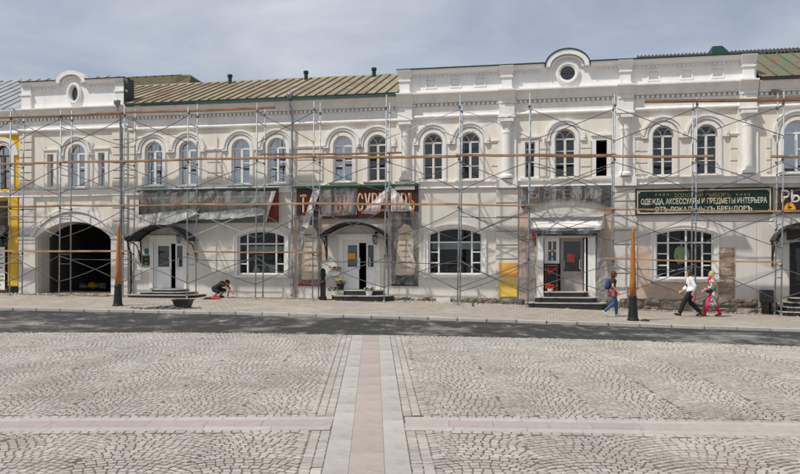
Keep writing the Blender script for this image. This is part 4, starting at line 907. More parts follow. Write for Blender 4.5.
bm = BM(); box(bm, l + .05, r, .04, .12, z0, zm - .01); D.part('side_panel', bm, BLACK)
l, r = fr[1]; zq = z0 + (z1 - z0) * .37; DOORG = M('taupe_door', (0.33, 0.29, 0.275), .5, .06, 3)
bm = BM(); ring(bm, [(l, z0), (r, z0), (r, z1), (l, z1)], [(l + .13, zq), (r - .10, zq), (r - .10, z1 - .14), (l + .13, z1 - .14)], .06, .13); box(bm, l + .12, r - .09, .07, .12, z0 + .08, zq - .06); lf = D.part('door_leaf', bm, DOORG)
panes_grid(D, lf, [[(l + .12, zq - .01), (r - .09, zq - .01), (r - .09, z1 - .13), (l + .12, z1 - .13)]], .09, GLASS_D)
for hx, s in ((l + .07, 1), (r - .05, -1)):
    bm = BM(); hz = z0 + .95; tube(bm, [(hx, .08, hz), (hx, -.03, hz), (hx + s * .09, -.03, hz), (hx + s * .09, -.03, hz + .38), (hx, -.03, hz + .38), (hx, .08, hz + .38)], .02, 6); D.part('handle', bm, GALV if s > 0 else WHITEF, lf)
bm = BM(); box(bm, U(584), U(584) + .06, -.42, .05, z0, z1 - .05); D.part('open_door_leaf', bm, WHITEF)
bm = BM(); box(bm, U(567), U(574.5), .045, .06, Z(570, 262), Z(570, 254)); D.part('door_notice', bm, M('notice', (0.45, 0.09, 0.05), .6, .5, 9))
for (px, py, m) in ((552.5, 251, RED), (552.5, 257, M('blue_sticker', (.03, .22, .6), .5, .1, 3)), (565, 256.5, TEAL)):
    bm = BM(); u, z = U(px), Z(px, py); prism(bm, [(u + .05 * math.cos(k * math.pi / 5), z + .05 * math.sin(k * math.pi / 5)) for k in range(10)], .03, .05); D.part('sticker', bm, m)
# stripped pilaster strips beside the porch
for a_, c_ in ((518, 535), (597, 612)):
    bm = BM(); prism(bm, ragged([(U(a_), Z(a_, 300)), (U(c_), Z(c_, 300)), (U(c_), Z(c_, 209)), (U(a_), Z(a_, 209))], .03, a_), -.035, -.012); D.part('bare_patch', bm, PINKP)

# ---------------------------------------------------------------- E: house at the right edge
E = Thing('patched_green_roof_house', 'cream house with patched green roof and dark entrance at the right edge', 'building', (U(815), 0, GF(U(815))))
uE, hE = U(797), .50; zeE = Z(765, 78, .5)
d4 = [(U(789.5), Z(798, 297)), (U(812), Z(798, 297)), (U(812), Z(798, 242)), (U(789.5), Z(798, 242))]
bm = BM(); wall_sheet(bm, [(UDE, ZB), (U1E, ZB), (U1E, 10.35), (UDE, 10.35)], [arch(uE, hE, 6.62, 8.25, hE), arch(uE + 2.6, hE, 6.62, 8.25, hE), d4]); E.part('wall', bm, CREAM)
shell(E, UDE + .01, U1E, 10.35)
bm = BM(); wall_sheet(bm, [(UDE + .01, 1.2), (U1E, 1.2), (U1E, 6.18), (UDE + .01, 6.18)], [d4], -.014, .016); E.part('lower_plaster', bm, GREYP)
for q_ in (uE, uE + 2.6): arched_window(E, q_, hE, 6.62, 8.25 + hE, 'new'); surround(E, q_, hE, 6.62, 8.25 + hE)
rustic(E, UDE + .35, uE - hE - .5, 6.64, 8.1, 3, CREAM); cornice(E, UDE + .05, U1E, 10.36, .36); string_course(E, UDE + .01, U1E, 6.5)
bm = BM(); prism(bm, ragged([(UDE + .06, 9.50), (U1E, 9.50), (U1E, 9.74), (UDE + .06, 9.72)], .015, 4), -.09, -.02); E.part('bare_patch', bm, PINKP)
bm = BM(); prism(bm, ragged([(U(769), 9.84), (U(781), 9.80), (U(780), 9.99), (U(771), 10.02)], .06, 9), -.16, -.02); E.part('decayed_patch', bm, SANDST)
bm = BM(); profile(bm, [(-.38, 10.37), (-.47, 10.37), (-.47, 10.44), (-.38, 10.455)], UDE + .06, U1E); E.part('gutter', bm, ROOFD)
seamed_roof(E, UDE + .04, U1E, -.46, 10.46, 5.0, 12.86, .62, ROOFE, ROOFE); corrugated(E, UDE + .02, U1E, 4.2, 12.60, 5.05, 12.96, ROOFD)
bm = BM(); profile(bm, [(5.1, 12.9), (9.2, 10.5), (9.2, 10.4), (5.1, 12.8)], UDE + .04, U1E); E.part('rear_roof', bm, ROOFD)
(l, z0), (r, _), (_, z1), _ = d4
bm = BM(); ring(bm, d4, [(l + .12, z0 + .02), (r - .12, z0 + .02), (r - .12, z1 - .12), (l + .12, z1 - .12)], -.05, .12); fr = E.part('door_frame', bm, BLACK)
bm = BM(); ring(bm, [(l + .12, z0 + .02), (r - .12, z0 + .02), (r - .12, z1 - .12), (l + .12, z1 - .12)], [(l + .24, z0 + .5), (r - .24, z0 + .5), (r - .24, z1 - .26), (l + .24, z1 - .26)], .0, .06); box(bm, l + .2, r - .2, .01, .05, z0 + .1, z0 + .42); lf = E.part('door_leaf', bm, BLACK)
panes_grid(E, lf, [[(l + .23, z0 + .49), (r - .23, z0 + .49), (r - .23, z1 - .25), (l + .23, z1 - .25)]], .03, GLASS_D)
bm = BM(); box(bm, l + .26, r - .26, .005, .02, z0 + 1.0, z0 + 1.5); E.part('door_notice', bm, M('slate_notice', (.05, .065, .065), .6, .5, 12))
bm = BM(); box(bm, l - .1, r + .2, -.12, .0, Z(798, 240), Z(798, 230)); E.part('door_header', bm, SIGND)
plinth(E, 757.5, 781, 299, 300, 21)
for th in (A, B, C, D, E): th.o['group'] = 'houses along the square'

# ================================================================== STEPS, CANOPIES, SIGNS
def steps(label, pl, pr, zdoor, n, d0, dstep, wstep, roundness=.55):
    uc = (U(pl, 1.1) + U(pr, 1.1)) / 2; W0 = (U(pr, 1.1) - U(pl, 1.1)) / 2; zg = GF(uc, -.6) - .12; g = GF(uc, -.6)
    t = Thing('entrance_steps', label, 'steps', (uc, 0, g), 'steps at the entrances')
    h = (zdoor - g) / n
    for k in range(n):                       # from the bottom up
        hw = W0 - k * wstep; dp = d0 + (n - 1 - k) * dstep; r = min(roundness, dp - .1)
        def plan(e):
            p = [(uc - hw - e, -.02), (uc - hw - e, -(dp - r))]
            p += [(uc - hw - e + (r + e) * (1 - math.cos(a)), -(dp - r) - (r + e) * math.sin(a)) for a in (i * math.pi / 16 for i in range(1, 9))]
            p += [(uc + hw + e - (r + e) * (1 - math.cos(a)), -(dp - r) - (r + e) * math.sin(a)) for a in (i * math.pi / 16 for i in range(8, 0, -1))]
            return p + [(uc + hw + e, -(dp - r)), (uc + hw + e, -.02)]
        def slab_(z0, z1, e):
            bm = BM(); a = [bm.verts.new((x, y, z0)) for x, y in plan(e)]; b = [bm.verts.new((x, y, z1)) for x, y in plan(e)]; m = len(a)
            bm.faces.new(a[::-1]); bm.faces.new(b)
            for i in range(m): bm.faces.new((a[i], a[(i + 1) % m], b[(i + 1) % m], b[i]))
            return bm
        zb = zg if k == 0 else g + k * h + .002
        st = t.part('step', slab_(zb, g + (k + 1) * h - .04, 0), GRANITE); t.part('tread', slab_(g + (k + 1) * h - .038, g + (k + 1) * h, .025), TREAD, st)
    return t
steps('black rounded steps with pale treads below the left white double door', 128, 195, d1[0][1] - .01, 3, .85, .34, .42)
steps('two low black steps with flower pots below the souvenir shop door', 329, 388, d2[0][1] - .01, 2, .80, .32, .45)
steps('wide black steps below the porch of the taupe glazed door', 526, 606, d3[0][1] - .01, 3, .75, .30, .36, .25)
steps('curved dark steps at the right edge below the black door', 781, 826, d4[0][1] - .01, 4, .55, .26, .18, .6)

def barrel_canopy(label, pl, pr, y_edge, y_top, dep, thick=.05, mat=None):
    """arched canopy on curved brackets; pixel sizes are those of its front rim"""
    ul, ur = U(pl, dep), U(pr, dep); uc = (ul + ur) / 2; hw = (ur - ul) / 2; pm = (pl + pr) / 2; zs, zt = Z(pm, y_edge, dep), Z(pm, y_top, dep)
    t = Thing('barrel_canopy', label, 'canopy', (uc, 0, zs), 'arched canopies over the doors')
    o_, i_ = seg_arc(uc, hw, zs, zt - zs, 18), seg_arc(uc, hw - thick, zs, zt - zs - thick, 18)
    bm = BM(); ring(bm, o_, i_, -dep + .03, -.02, False); t.part('roof_sheet', bm, mat or BLACKP)
    for y in (-dep, -.06):
        bm = BM(); tube(bm, [(u, y, z - .02) for u, z in i_], .032, 6); t.part('rim', bm, BLACK)
    for s in (-1, 1):
        u = uc + s * (hw - .10); bm = BM(); tube(bm, [(u, -.04, zs), (u, -.04, zs - 1.05)], .03, 6); tube(bm, [(u, -.05, zs - 1.0), (u, -.18, zs - .55), (u, -.45, zs - .2), (u, -dep + .02, zs - .02)], .028, 6); tube(bm, [(u, -.04, zs - .02), (u, -dep + .02, zs - .02)], .025, 6)
        tube(bm, [(u, -.2 + .10 * math.cos(a), zs - .2 + .10 * math.sin(a)) for a in (k * math.pi / 6 for k in range(13))], .014, 5); t.part('bracket', bm, BLACK)
    for k in range(1, 5):
        p = i_[int(k * 18 / 5)]; bm = BM(); tube(bm, [(p[0], -dep, p[1] - .03), (p[0], -.06, p[1] - .03)], .018, 5); t.part('rib', bm, BLACK)
    return t
barrel_canopy('black arched canopy above the left white double door', 126.5, 187.5, 240, 224.5, 1.15)
barrel_canopy('thin black arched canopy above the souvenir shop door', 318.5, 386, 236, 221.5, .95)
barrel_canopy('dark arched canopy above the black door at the right edge', 776, 834, 240, 222, 1.0)

# sign over the left door and window, under film
def letters(t, parent, items, y, mat, h, name='letter'):
    for ch, px, py, wpx in items:
        u, z = U(px, -y), Z(px, py, -y); text(t, parent, ch, u, z, wpx / 22.0, h, y, mat, name, bold=.01)
ul, ur = U(139, .4), U(276, .4); zb, zt = Z(207, 222.5, .4), Z(207, 190, .4)
S1 = Thing('shop_sign', 'long film wrapped green grey sign with faded orange letters above the left door', 'sign', ((ul + ur) / 2, 0, zb))
bm = BM(); pr = [(-.02, zb), (-.30, zb + .05), (-.42, zb + .35), (-.42, zt - .35), (-.30, zt - .10), (-.02, zt - .04)]
profile(bm, pr, ul + .75, ur - .58); bd = S1.part('board', bm, M('green_grey_board', (.10, .135, .12), .6, .25, 1.5))
bm = BM(); profile(bm, pr, ul, ul + .748); S1.part('end_panel', bm, M('maroon_board', (.105, .035, .045), .55, .25, 2))
bm = BM(); profile(bm, pr, ur - .578, ur); S1.part('end_panel', bm, SIGNR)
bm = BM(); profile(bm, [(.0, zt - .02), (-.5, zt - .05), (-.5, zt + .02), (.0, zt + .06)], ul - .05, ur + .02); S1.part('top_flashing', bm, GREENM)
letters(S1, bd, (('М', 175, 203, 10), ('А', 186, 203, 7), ('Р', 197, 203, 7), ('М', 206, 203, 10), ('А', 216, 203, 7), ('Р', 224, 203, 7)), -.425, FADEDO, .62)

# souvenir sign
ul, ur = U(296.5, .14), U(418, .14); zb, zt = Z(357, 218, .14), Z(357, 187.5, .14)
S2 = Thing('souvenir_sign', 'dark brown souvenir shop sign with orange letters above the middle door', 'sign', ((ul + ur) / 2, 0, zb))
bm = BM(); box(bm, ul, ur, -.14, -.01, zb, zt); bd = S2.part('board', bm, SIGNB)
bm = BM(); profile(bm, [(.0, zt + .02), (-.24, zt + .01), (-.24, zt + .09), (.0, zt + .14)], ul - .1, ur + .04); S2.part('top_flashing', bm, GREENB)
def twotone(t, parent, ch, px, py, wpx, h, y):
    """orange letter with a white left edge, as on the board"""
    u, z = U(px, -y), Z(px, py, -y); text(t, parent, ch, u - .045, z + .02, wpx / 22.3, h, y + .004, WHITEL, 'letter_edge', .012); text(t, parent, ch, u, z, wpx / 22.3, h, y - .01, ORANGE, 'letter', .014)
for ch, px, wx in (('Т', 304, 6), ('І', 331, 3.2), ('В', 339, 6), ('И', 348, 7)): twotone(S2, bd, ch, px, 204, wx, .80, -.142)
for i, ch in enumerate('СУВЕНИРЪ'): twotone(S2, bd, ch, 361 + i * 7.3, 202.5, 5.6, .82, -.142)

# slate sign with arched lower edge
S3 = Thing('slate_sign', 'slate sign with tan letters and arched lower edge above the porch', 'sign', (U(566), 0, Z(566, 207)))
zt = Z(566, 186.5); zl = Z(566, 207.5); top = Z(566, 200)
pts = [(U(521.5), zt), (U(521.5), zl)] + [(u, z) for u, z in seg_arc(U(566), U(608) - U(566), zl, top - zl)][::-1] + [(U(610.5), zl), (U(610.5), zt)]
bm = BM(); prism(bm, pts, -.12, -.015); bd = S3.part('board', bm, SIGND)
S3b = BM(); tube(S3b, [(u, -.13, z) for u, z in seg_arc(U(566), U(608) - U(566), zl, top - zl)], .022, 5); tube(S3b, [(U(521.5), -.12, zl), (U(521.5), -.12, zt)], .03, 5); tube(S3b, [(U(539), -.125, zl + .25), (U(539), -.125, zt)], .02, 5); S3.part('batten', S3b, WOOD)
for ch, px in zip('БОГЕМИЯ', (534.3, 547.5, 557.3, 566.5, 577.5, 588.5, 598.5)): letters(S3, bd, ((ch, px, 194, 6.6 if ch != 'М' else 8.4),), -.122, BROWNT, .40)
# awning over the porch
AW = Thing('porch_awning', 'porch awning wrapped in crumpled silvery film below the slate sign', 'awning', (U(566), 0, Z(566, 233, .5)))
z0a, z1a, z2a = Z(567, 213, .1), Z(567, 227, .75), Z(567, 233, .75)
bm = BM(); pa = [(U(530.5), -.05), (U(604), -.05)]
v = [bm.verts.new(c) for c in ((U(529), -.04, z0a), (U(604.5), -.04, z0a), (U(600, .75), -.75, z1a), (U(534, .75), -.75, z1a), (U(529), -.04, z1a - .05), (U(604.5), -.04, z1a - .05), (U(600, .75), -.75, z1a - .05), (U(534, .75), -.75, z1a - .05))]
for f in ((0, 1, 2, 3), (7, 6, 5, 4), (3, 2, 6, 7), (0, 3, 7, 4), (1, 5, 6, 2), (0, 4, 5, 1)): bm.faces.new([v[i] for i in f])
AW.part('frame', bm, GREYP)
bm = BM(); box(bm, U(534, .75), U(600, .75), -.78, -.72, z2a, z1a - .055); AW.part('fascia', bm, SIGND)
bm = BM(); box(bm, U(537, .4), U(597, .4), -.62, -.02, Z(566, 235.6, .5), Z(566, 233.4, .5)); AW.part('soffit', bm, BLACK)
def crumple(bm, c, nu, nv, amp, sag=0.0, seed=0, fold=3.0):
    """crumpled sheet over four corners (u, y, z): lower left, lower right, upper right, upper left"""
    c = [Vector(q) for q in c]; g = []
    for i in range(nu + 1):
        row = []
        for j in range(nv + 1):
            s, t = i / nu, j / nv; p = c[0].lerp(c[1], s).lerp(c[3].lerp(c[2], s), t)
            a = mnoise.noise(((p.x * .8 - p.z * .6) * fold + seed, (p.x * .6 + p.z * .8) * fold * .3, seed * 1.7)) + .4 * mnoise.noise(((p.x * .5 - p.z * .8) * fold * 2.2, (p.x * .8 + p.z * .5) * fold * .5, seed + 3.0))
            p = p + Vector((.3 * amp * mnoise.noise((p.z * 4, p.x * 3, seed + 9)), -amp * abs(a) * 1.6, (-sag * 4 * s * (1 - s)) * (1 - t) + (.6 * amp * a if j == 0 else 0))); row.append(bm.verts.new(p))
        g.append(row)
    for i in range(nu):
        for j in range(nv): bm.faces.new((g[i][j], g[i + 1][j], g[i + 1][j + 1], g[i][j + 1]))
    return bm
bm = crumple(BM(), ((U(533, .8), -.80, z1a - .12), (U(601, .8), -.80, z1a - .12), (U(604, .1), -.07, z0a + .03), (U(530, .1), -.07, z0a + .03)), 50, 14, .055, .03, 4, 3); AW.part('film_cover', bm, FILMS, smooth=True)
bm = crumple(BM(), ((U(534, .8), -.80, z2a - .05), (U(600, .8), -.80, z2a - .05), (U(601, .8), -.81, z1a), (U(533, .8), -.81, z1a)), 40, 6, .04, .02, 6, 4); AW.part('film_valance', bm, FILM, smooth=True)
bm = BM(); prism(bm, [(U(532.5), Z(531, 232)), (U(534.5), Z(531, 232)), (U(534.5), Z(531, 240)), (U(533.5), Z(531, 246)), (U(532.7), Z(531, 240))], -.5, -.46); AW.part('red_tie', bm, RED)

# green sign
ul, ur = U(635.5, .12), U(772.5, .12); zb, zt = Z(704, 214.3, .12), Z(704, 188, .12)
S4 = Thing('green_sign', 'long dark green fashion shop sign with beige border and cream lettering', 'sign', ((ul + ur) / 2, 0, zb))
bm = BM(); box(bm, ul, ur, -.10, -.01, zb, zt); bd = S4.part('board', bm, SIGNG)
bm = BM(); q_ = lambda e: [(ul + e, zb + e), (ur - e, zb + e), (ur - e, zt - e), (ul + e, zt - e)]
ring(bm, q_(-.01), q_(.05), -.135, -.09); S4.part('frame', bm, BLACK)
bm = BM(); ring(bm, q_(.052), q_(.105), -.118, -.09)
for a, c, sx, sz in ((ul, zb, 1, 1), (ur, zb, -1, 1), (ur, zt, -1, -1), (ul, zt, 1, -1)): prism(bm, [(a + sx * .12, c + sz * .12), (a + sx * .20, c + sz * .12), (a + sx * .12, c + sz * .20)][::(1 if sx * sz > 0 else -1)], -.112, -.09)
S4.part('border', bm, GOLDT)
def line(t, parent, s, pl, pr, py, h, y, mat): text(t, parent, s, (U(pl, -y) + U(pr, -y)) / 2, Z((pl + pr) / 2, py, -y), U(pr, -y) - U(pl, -y), h, y, mat, 'lettering', bold=.008)
line(S4, bd, 'ЗОЛОТОЙ ВЫБОРЪ', 674, 731, 194.6, .21, -.102, DULLG)
line(S4, bd, 'ОДЕЖДА, АКСЕССУАРЫ И ПРЕДМЕТЫ ИНТЕРЬЕРА', 641, 767, 201.4, .29, -.102, CREAMT)
line(S4, bd, 'ОТЪ ЛОКАЛЬНЫХЪ БРЕНДОВЪ', 655, 752, 209.2, .24, -.102, CREAMT)
bm = BM()
for s, pc_ in ((-1, 668), (1, 737)):
    for k in range(4): u = U(pc_ + s * k * 4, .1); z = Z(pc_, 194.6, .1); prism(bm, [(u - .05, z), (u, z - .05), (u + .05, z), (u, z + .05)], -.11, -.095)
S4.part('ornament', bm, DULLG)
# brown sign at the right edge
ul, ur = U(777, .12), U(836, .12); zb, zt = Z(800, 213, .12), Z(800, 187, .12)
S5 = Thing('brown_sign', 'brown sign with large white letters and yellow emblem at the right edge', 'sign', ((ul + ur) / 2, 0, zb))
bm = BM(); box(bm, ul, ur, -.10, -.01, zb, zt); bd = S5.part('board', bm, SIGNB)
letters(S5, bd, (('Р', 785.5, 196, 7), ('Ы', 797, 196, 10), ('Б', 808, 196, 7), ('А', 818, 196, 7)), -.102, WHITEL, .50)
bm = BM(); u, z = U(790, .12), Z(790, 206.8, .12); ring(bm, arc(u, .22, z - .12, .30), arc(u, .11, z - .12, .14), -.13, -.09, False); box(bm, u - .12, u + .12, -.12, -.09, z - .13, z - .05); S5.part('emblem', bm, YELLOWL)
bm = BM()
for k in range(3): tube(bm, [(U(779.5, .1) + .05 * math.cos(a), -.11, zb + .25 + k * .26 + .10 * math.sin(a)) for a in (i * math.pi / 6 for i in range(11))], .012, 4)
S5.part('ornament', bm, DULLG)
# small sign in front of the yellow building, on its shop front
ul, ur = U(-14), U(9)
S6 = Thing('brown_fascia', 'dark brown fascia of the shop below the yellow wall at the left edge', 'sign', ((ul + ur) / 2, 0, Z(0, 232)))
bm = BM(); box(bm, ul, ur + .25, -.10, -.01, Z(5, 226), Z(5, 201)); S6.part('board', bm, M('brown_fascia', (.035, .018, .018), .6, .4, 3, 0, 10, (.10, .06, .05), 3))
bm = BM(); profile(bm, [(-.1, Z(5, 226)), (-.75, Z(5, 236)), (-.75, Z(5, 238)), (-.1, Z(5, 229))], ul, ur + .15); S6.part('lean_awning', bm, BLACKP)
bm = BM(); u0_, u1_ = U(-3), U(4.5); box(bm, u0_, u1_, .02, .04, Z(2, 290), Z(2, 247)); 
S7 = Thing('white_poster', 'white printed poster in the brown shop front at the left edge', 'poster', (U(1), 0, Z(2, 290)))
S7.part('sheet', bm, WHITEL)
for k in range(9):
    bm = BM(); z = Z(2, 250 + k * 4.3); box(bm, u0_ + .05, u1_ - .05 - .08 * (k % 3), .012, .022, z - .05, z); S7.part('print_line', bm, PRINT)

# banners beside the souvenir door
def banner(label, pl, pr, yt, yb, yb2, mat2, back):
    ul, ur = U(pl, .06), U(pr, .06); pm = (pl + pr) / 2; zt, zb, zm = Z(pm, yt, .06), Z(pm, yb, .06), Z(pm, yb2, .06); W = ur - ul; uc = (ul + ur) / 2
    t = Thing('banner', label, 'banner', (uc, 0, zb), 'banners beside the souvenir door')
    bm = BM(); box(bm, ul, ur, -.06, -.012, zb, zt); t.part('board', bm, back)
    sc = [(uc - W * .34, zm), (uc + W * .36, zm), (uc + W * .40, zm + .5), (uc + W * .30, zm + 1.0), (uc + W * .34, zt - .55), (uc + W * .18, zt - .28), (uc - W * .05, zt - .22), (uc - W * .26, zt - .5), (uc - W * .22, zt - .95), (uc - W * .33, zm + .8)]
    bm = BM(); prism(bm, ragged(sc, .025, pl), -.068, -.05); pp = t.part('parchment', bm, PAPER)
    rs = random.Random(pl)
    for k in range(7):
        bm = BM(); z = zt - .70 - k * (zt - zm - .75) / 7; x = uc - W * .22 + rs.uniform(0, .08); e = uc + W * .24 - rs.uniform(0, .1); tall = .10 if k in (0, 2, 5) else .05
        while x < e:
            q = rs.uniform(.03, .07); tube(bm, [(x, -.072, z), (x + q * .3, -.072, z + tall * rs.uniform(.6, 1)), (x + q * .7, -.072, z + tall * .1), (x + q, -.072, z + tall * .4)], .009, 4); x += q + (.03 if rs.random() < .2 else .005)
        t.part('print_line', bm, PRINT, pp)
    bm = BM(); box(bm, ul + .02, ur - .02, -.066, -.05, zb + .02, zm - .02); t.part('lower_band', bm, mat2)
    return t
banner('tall parchment banner with red lower band left of the souvenir door', 298, 321, 220, 286, 279.5, REDB, MOTTLE)
banner('tall parchment banner with black lower band right of the souvenir door', 391.5, 418, 219, 286, 275, BLACK, MOTTLE)

# ---------------------------------------------------------------- protective films
def film(label, corners, nu, nv, amp, mat, sag=0.0, seed=0, fold=3.0):
    c = [(U(px, d), -d, Z(px, py, d)) for px, py, d in corners]; o = Vector(c[0]).lerp(Vector(c[1]), .5)
    bm = crumple(BM(), c, nu, nv, amp, sag, seed, fold); ob = one('plastic_film', label, 'plastic film', bm, mat, tuple(o), 'protective films on the facade', True)
    return ob
film('clear film wrapped over the long sign above the left door', ((142, 222, .50), (268, 217, .50), (276, 191, .46), (138, 191, .46)), 80, 16, .07, FILMC, .0, 2, 2.6)
film('milky film sagging below the long sign above the arched canopy', ((137, 226, .60), (196, 214, .60), (200, 208, .55), (139, 215, .55)), 40, 10, .07, FILMW, .22, 12, 2.4)
film('milky film hanging loose under the right half of the long sign', ((198, 219, .58), (266, 214, .60), (266, 207, .55), (200, 213, .55)), 40, 10, .07, FILMW, .10, 13, 2.4)
film('twisted strip of film at the right end of the long sign', ((263, 222, .62), (266, 222, .62), (276, 191, .50), (272, 191, .50)), 6, 16, .05, FILMW, .0, 17, 4)
film('grey film over the left half of the souvenir sign', ((322, 216.5, .22), (357, 215, .22), (357.5, 188, .20), (318, 188, .20)), 34, 22, .03, FILMC, .0, 3, 3)
film('film hanging from the left corner of the souvenir sign', ((302, 226, .35), (308, 228, .40), (321, 188, .22), (314, 188, .22)), 10, 24, .08, FILMW, .0, 5, 3)
film('left half of the white film tent hung before the souvenir sign', ((361, 213, .38), (378, 214, .45), (389.8, 186, .25), (388.6, 186, .25)), 16, 20, .06, FILMW, .03, 7, 3)
film('right half of the white film tent hung before the souvenir sign', ((392, 212, .45), (414, 210, .35), (391.2, 186, .25), (390.0, 186, .25)), 16, 20, .06, FILMW, .03, 8, 3)
film('clear film over the banner right of the souvenir door', ((390, 284, .14), (419, 285, .14), (420, 213, .18), (389, 213, .18)), 26, 50, .04, FILM, .0, 9, 4)
film('clear film over the banner left of the souvenir door', ((297, 284, .14), (322, 285, .14), (322, 214, .18), (297, 216, .18)), 24, 50, .04, FILM, .0, 10, 4)
film('clear film over the slate sign above the porch', ((522, 206, .20), (609.5, 205, .20), (611, 186, .17), (521, 186, .17)), 60, 14, .03, FILM, .0, 11, 3)
film('film sheet hung over the wall left of the souvenir banner', ((292, 262, .25), (300, 270, .30), (306, 216, .2), (293, 214, .2)), 12, 30, .07, FILM, .0, 22, 3)
film('dirty film hanging in folds between right banner and shop window', ((414, 250, .25), (421, 246, .25), (420, 212, .2), (410, 211, .2)), 12, 24, .07, FILMC, .0, 23, 3)
film('grey film sheet hung left of the porch', ((520, 299, .30), (535, 299, .30), (535, 227, .22), (519, 227, .22)), 16, 50, .05, FILMC, .0, 14, 3)
film('brownish film sheet hung right of the porch', ((595, 303, .40), (611, 300, .30), (604, 242, .25), (598, 232, .25)), 18, 50, .06, FILMS, .0, 15, 4)
film('blue grey film behind the right side of the porch', ((597, 300, .10), (612, 300, .10), (612, 226, .10), (597, 226, .10)), 16, 44, .04, FILM, .0, 16, 4)
film('torn film bunched at the corner of the right edge canopy', ((769, 227, .5), (778, 233, .7), (777, 213, .5), (770, 215, .4)), 14, 18, .12, FILMS, .0, 18, 5)

# wall lanterns, plaques, speaker box
def lantern(label, px, py):
    u, z = U(px, .2), Z(px, py, .2); t = Thing('wall_lantern', label, 'lantern', (u, 0, z - .25), 'wall lanterns')
    bm = BM(); tube(bm, [(u, .0, z + .25), (u, -.16, z + .34), (u, -.25, z + .28), (u, -.25, z + .2)], .015, 6); box(bm, u - .04, u + .04, -.02, .01, z + .05, z + .32); t.part('arm', bm, BLACK)
    bm = BM(); lathe(bm, (u, -.25, z), [(.15, .10), (.10, .17), (.03, .21)], 6); lathe(bm, (u, -.25, z), [(.05, -.24), (.08, -.21), (.08, -.19)], 6)
    for k in range(6): a = k * math.pi / 3; tube(bm, [(u + .08 * math.cos(a), -.25 + .08 * math.sin(a), z - .2), (u + .13 * math.cos(a), -.25 + .13 * math.sin(a), z + .1)], .011, 4)
    t.part('cage', bm, BLACK); bm = BM(); lathe(bm, (u, -.25, z), [(.075, -.19), (.122, .095)], 6); t.part('glass', bm, GLASS_S)
lantern('small black wall lantern right of the left white double door', 179.5, 238)
lantern('small black wall lantern above the souvenir door', 375.5, 239)
lantern('small black wall lantern at the left end of the porch beam', 536.5, 240)
lantern('small black wall lantern at the right end of the porch beam', 593.5, 240)
t = Thing('notice_board', 'brown framed notice board left of the white double door', 'notice board', (U(146.5), 0, Z(146.5, 266)))
bm = BM(); l, r, a, c = U(142.8), U(150.3), Z(146, 266), Z(146, 255.5); ring(bm, [(l, a), (r, a), (r, c), (l, c)], [(l + .06, a + .06), (r - .06, a + .06), (r - .06, c - .06), (l + .06, c - .06)], -.06, -.01); t.part('frame', bm, BROWNF)
bm = BM(); box(bm, l + .05, r - .05, -.04, -.012, a + .05, c - .05); t.part('panel', bm, BLACK)
bm = BM(); u = (l + r) / 2; z = (a + c) / 2; box(bm, u - .08, u + .08, -.05, -.035, z - .16, z - .08); box(bm, u - .10, u + .10, -.05, -.035, z + .06, z + .10); t.part('print_line', bm, TEAL)
bm = BM(); box(bm, U(145), U(148.8), -.04, -.01, Z(147, 254), Z(147, 248.5)); one('wall_plaque', 'small green plaque above the brown notice board', 'plaque', bm, TEAL, (U(147), 0, Z(147, 254)))
bm = BM(); box(bm, U(136), U(141.5), -.10, -.01, Z(139, 280), Z(139, 269.5)); one('meter_box', 'white meter box left of the white double door', 'meter box', bm, WHITEF, (U(139), 0, Z(139, 280)))
t = Thing('black_cabinet', 'black boxy cabinet on the plinth near the right edge', 'cabinet', (U(767, .5), -.45, Z(767, 304, .5)))
l, r, a, c = U(761.5, .5), U(773, .5), Z(767, 303, .5), Z(767, 290, .5)
bm = BM(); box(bm, l, r, -.6, -.18, a, c); t.part('case', bm, BLACK); bm = BM(); box(bm, l + .05, r - .05, -.615, -.59, a + .06, c - .06); t.part('front', bm, BLACKP)
bm = BM()
for x in (l + .05, r - .09): box(bm, x, x + .04, -.55, -.25, GF(U(767), -.45) - .02, a)
t.part('leg', bm, BLACK)
# chalkboard and red flowers at the porch
t = Thing('chalk_board', 'black chalk board with red flowers on the porch step', 'board', (U(551.5, .2), -.2, d3[0][1]))
l, r, a, c = U(545, .2), U(557.5, .2), d3[0][1] + .02, Z(551, 265, .2)
bm = BM(); ring(bm, [(l, a), (r, a), (r, c), (l, c)], [(l + .04, a + .04), (r - .04, a + .04), (r - .04, c - .04), (l + .04, c - .04)], -.24, -.18); t.part('frame', bm, M('red_wood', (.20, .05, .03), .6, .2, 5))
bm = BM(); box(bm, l + .035, r - .035, -.22, -.19, a + .035, c - .035); t.part('slate', bm, BLACK)
bm = BM(); rs = random.Random(8)
for k in range(7):
    u, z = rs.uniform(l + .1, r - .1), c - .12 - rs.random() * .28; prism(bm, [(u - .05, z + .02), (u, z - .05), (u + .05, z + .02), (u + .02, z + .05), (u - .02, z + .05)], -.228, -.215)
t.part('heart', bm, RED)
t = Thing('red_flower_pot', 'low pot of red flowers before the chalk board', 'flower pot', (U(550, .4), -.45, d3[0][1]), 'flower pots at the entrances')
bm = BM(); lathe(bm, (U(550, .4), -.45, d3[0][1]), [(.10, 0), (.13, .12), (.14, .12)], 10); t.part('pot', bm, POTW)
bm = BM()
for k in range(26): a = rs.random() * 6.28; q = rs.random() * .24; rock(bm, (U(550, .4) + q * math.cos(a) * 1.3, -.45 + q * math.sin(a) * .5, d3[0][1] + .14 + rs.random() * .16), (.05, .05, .04), k)
t.part('flowers', bm, RED)

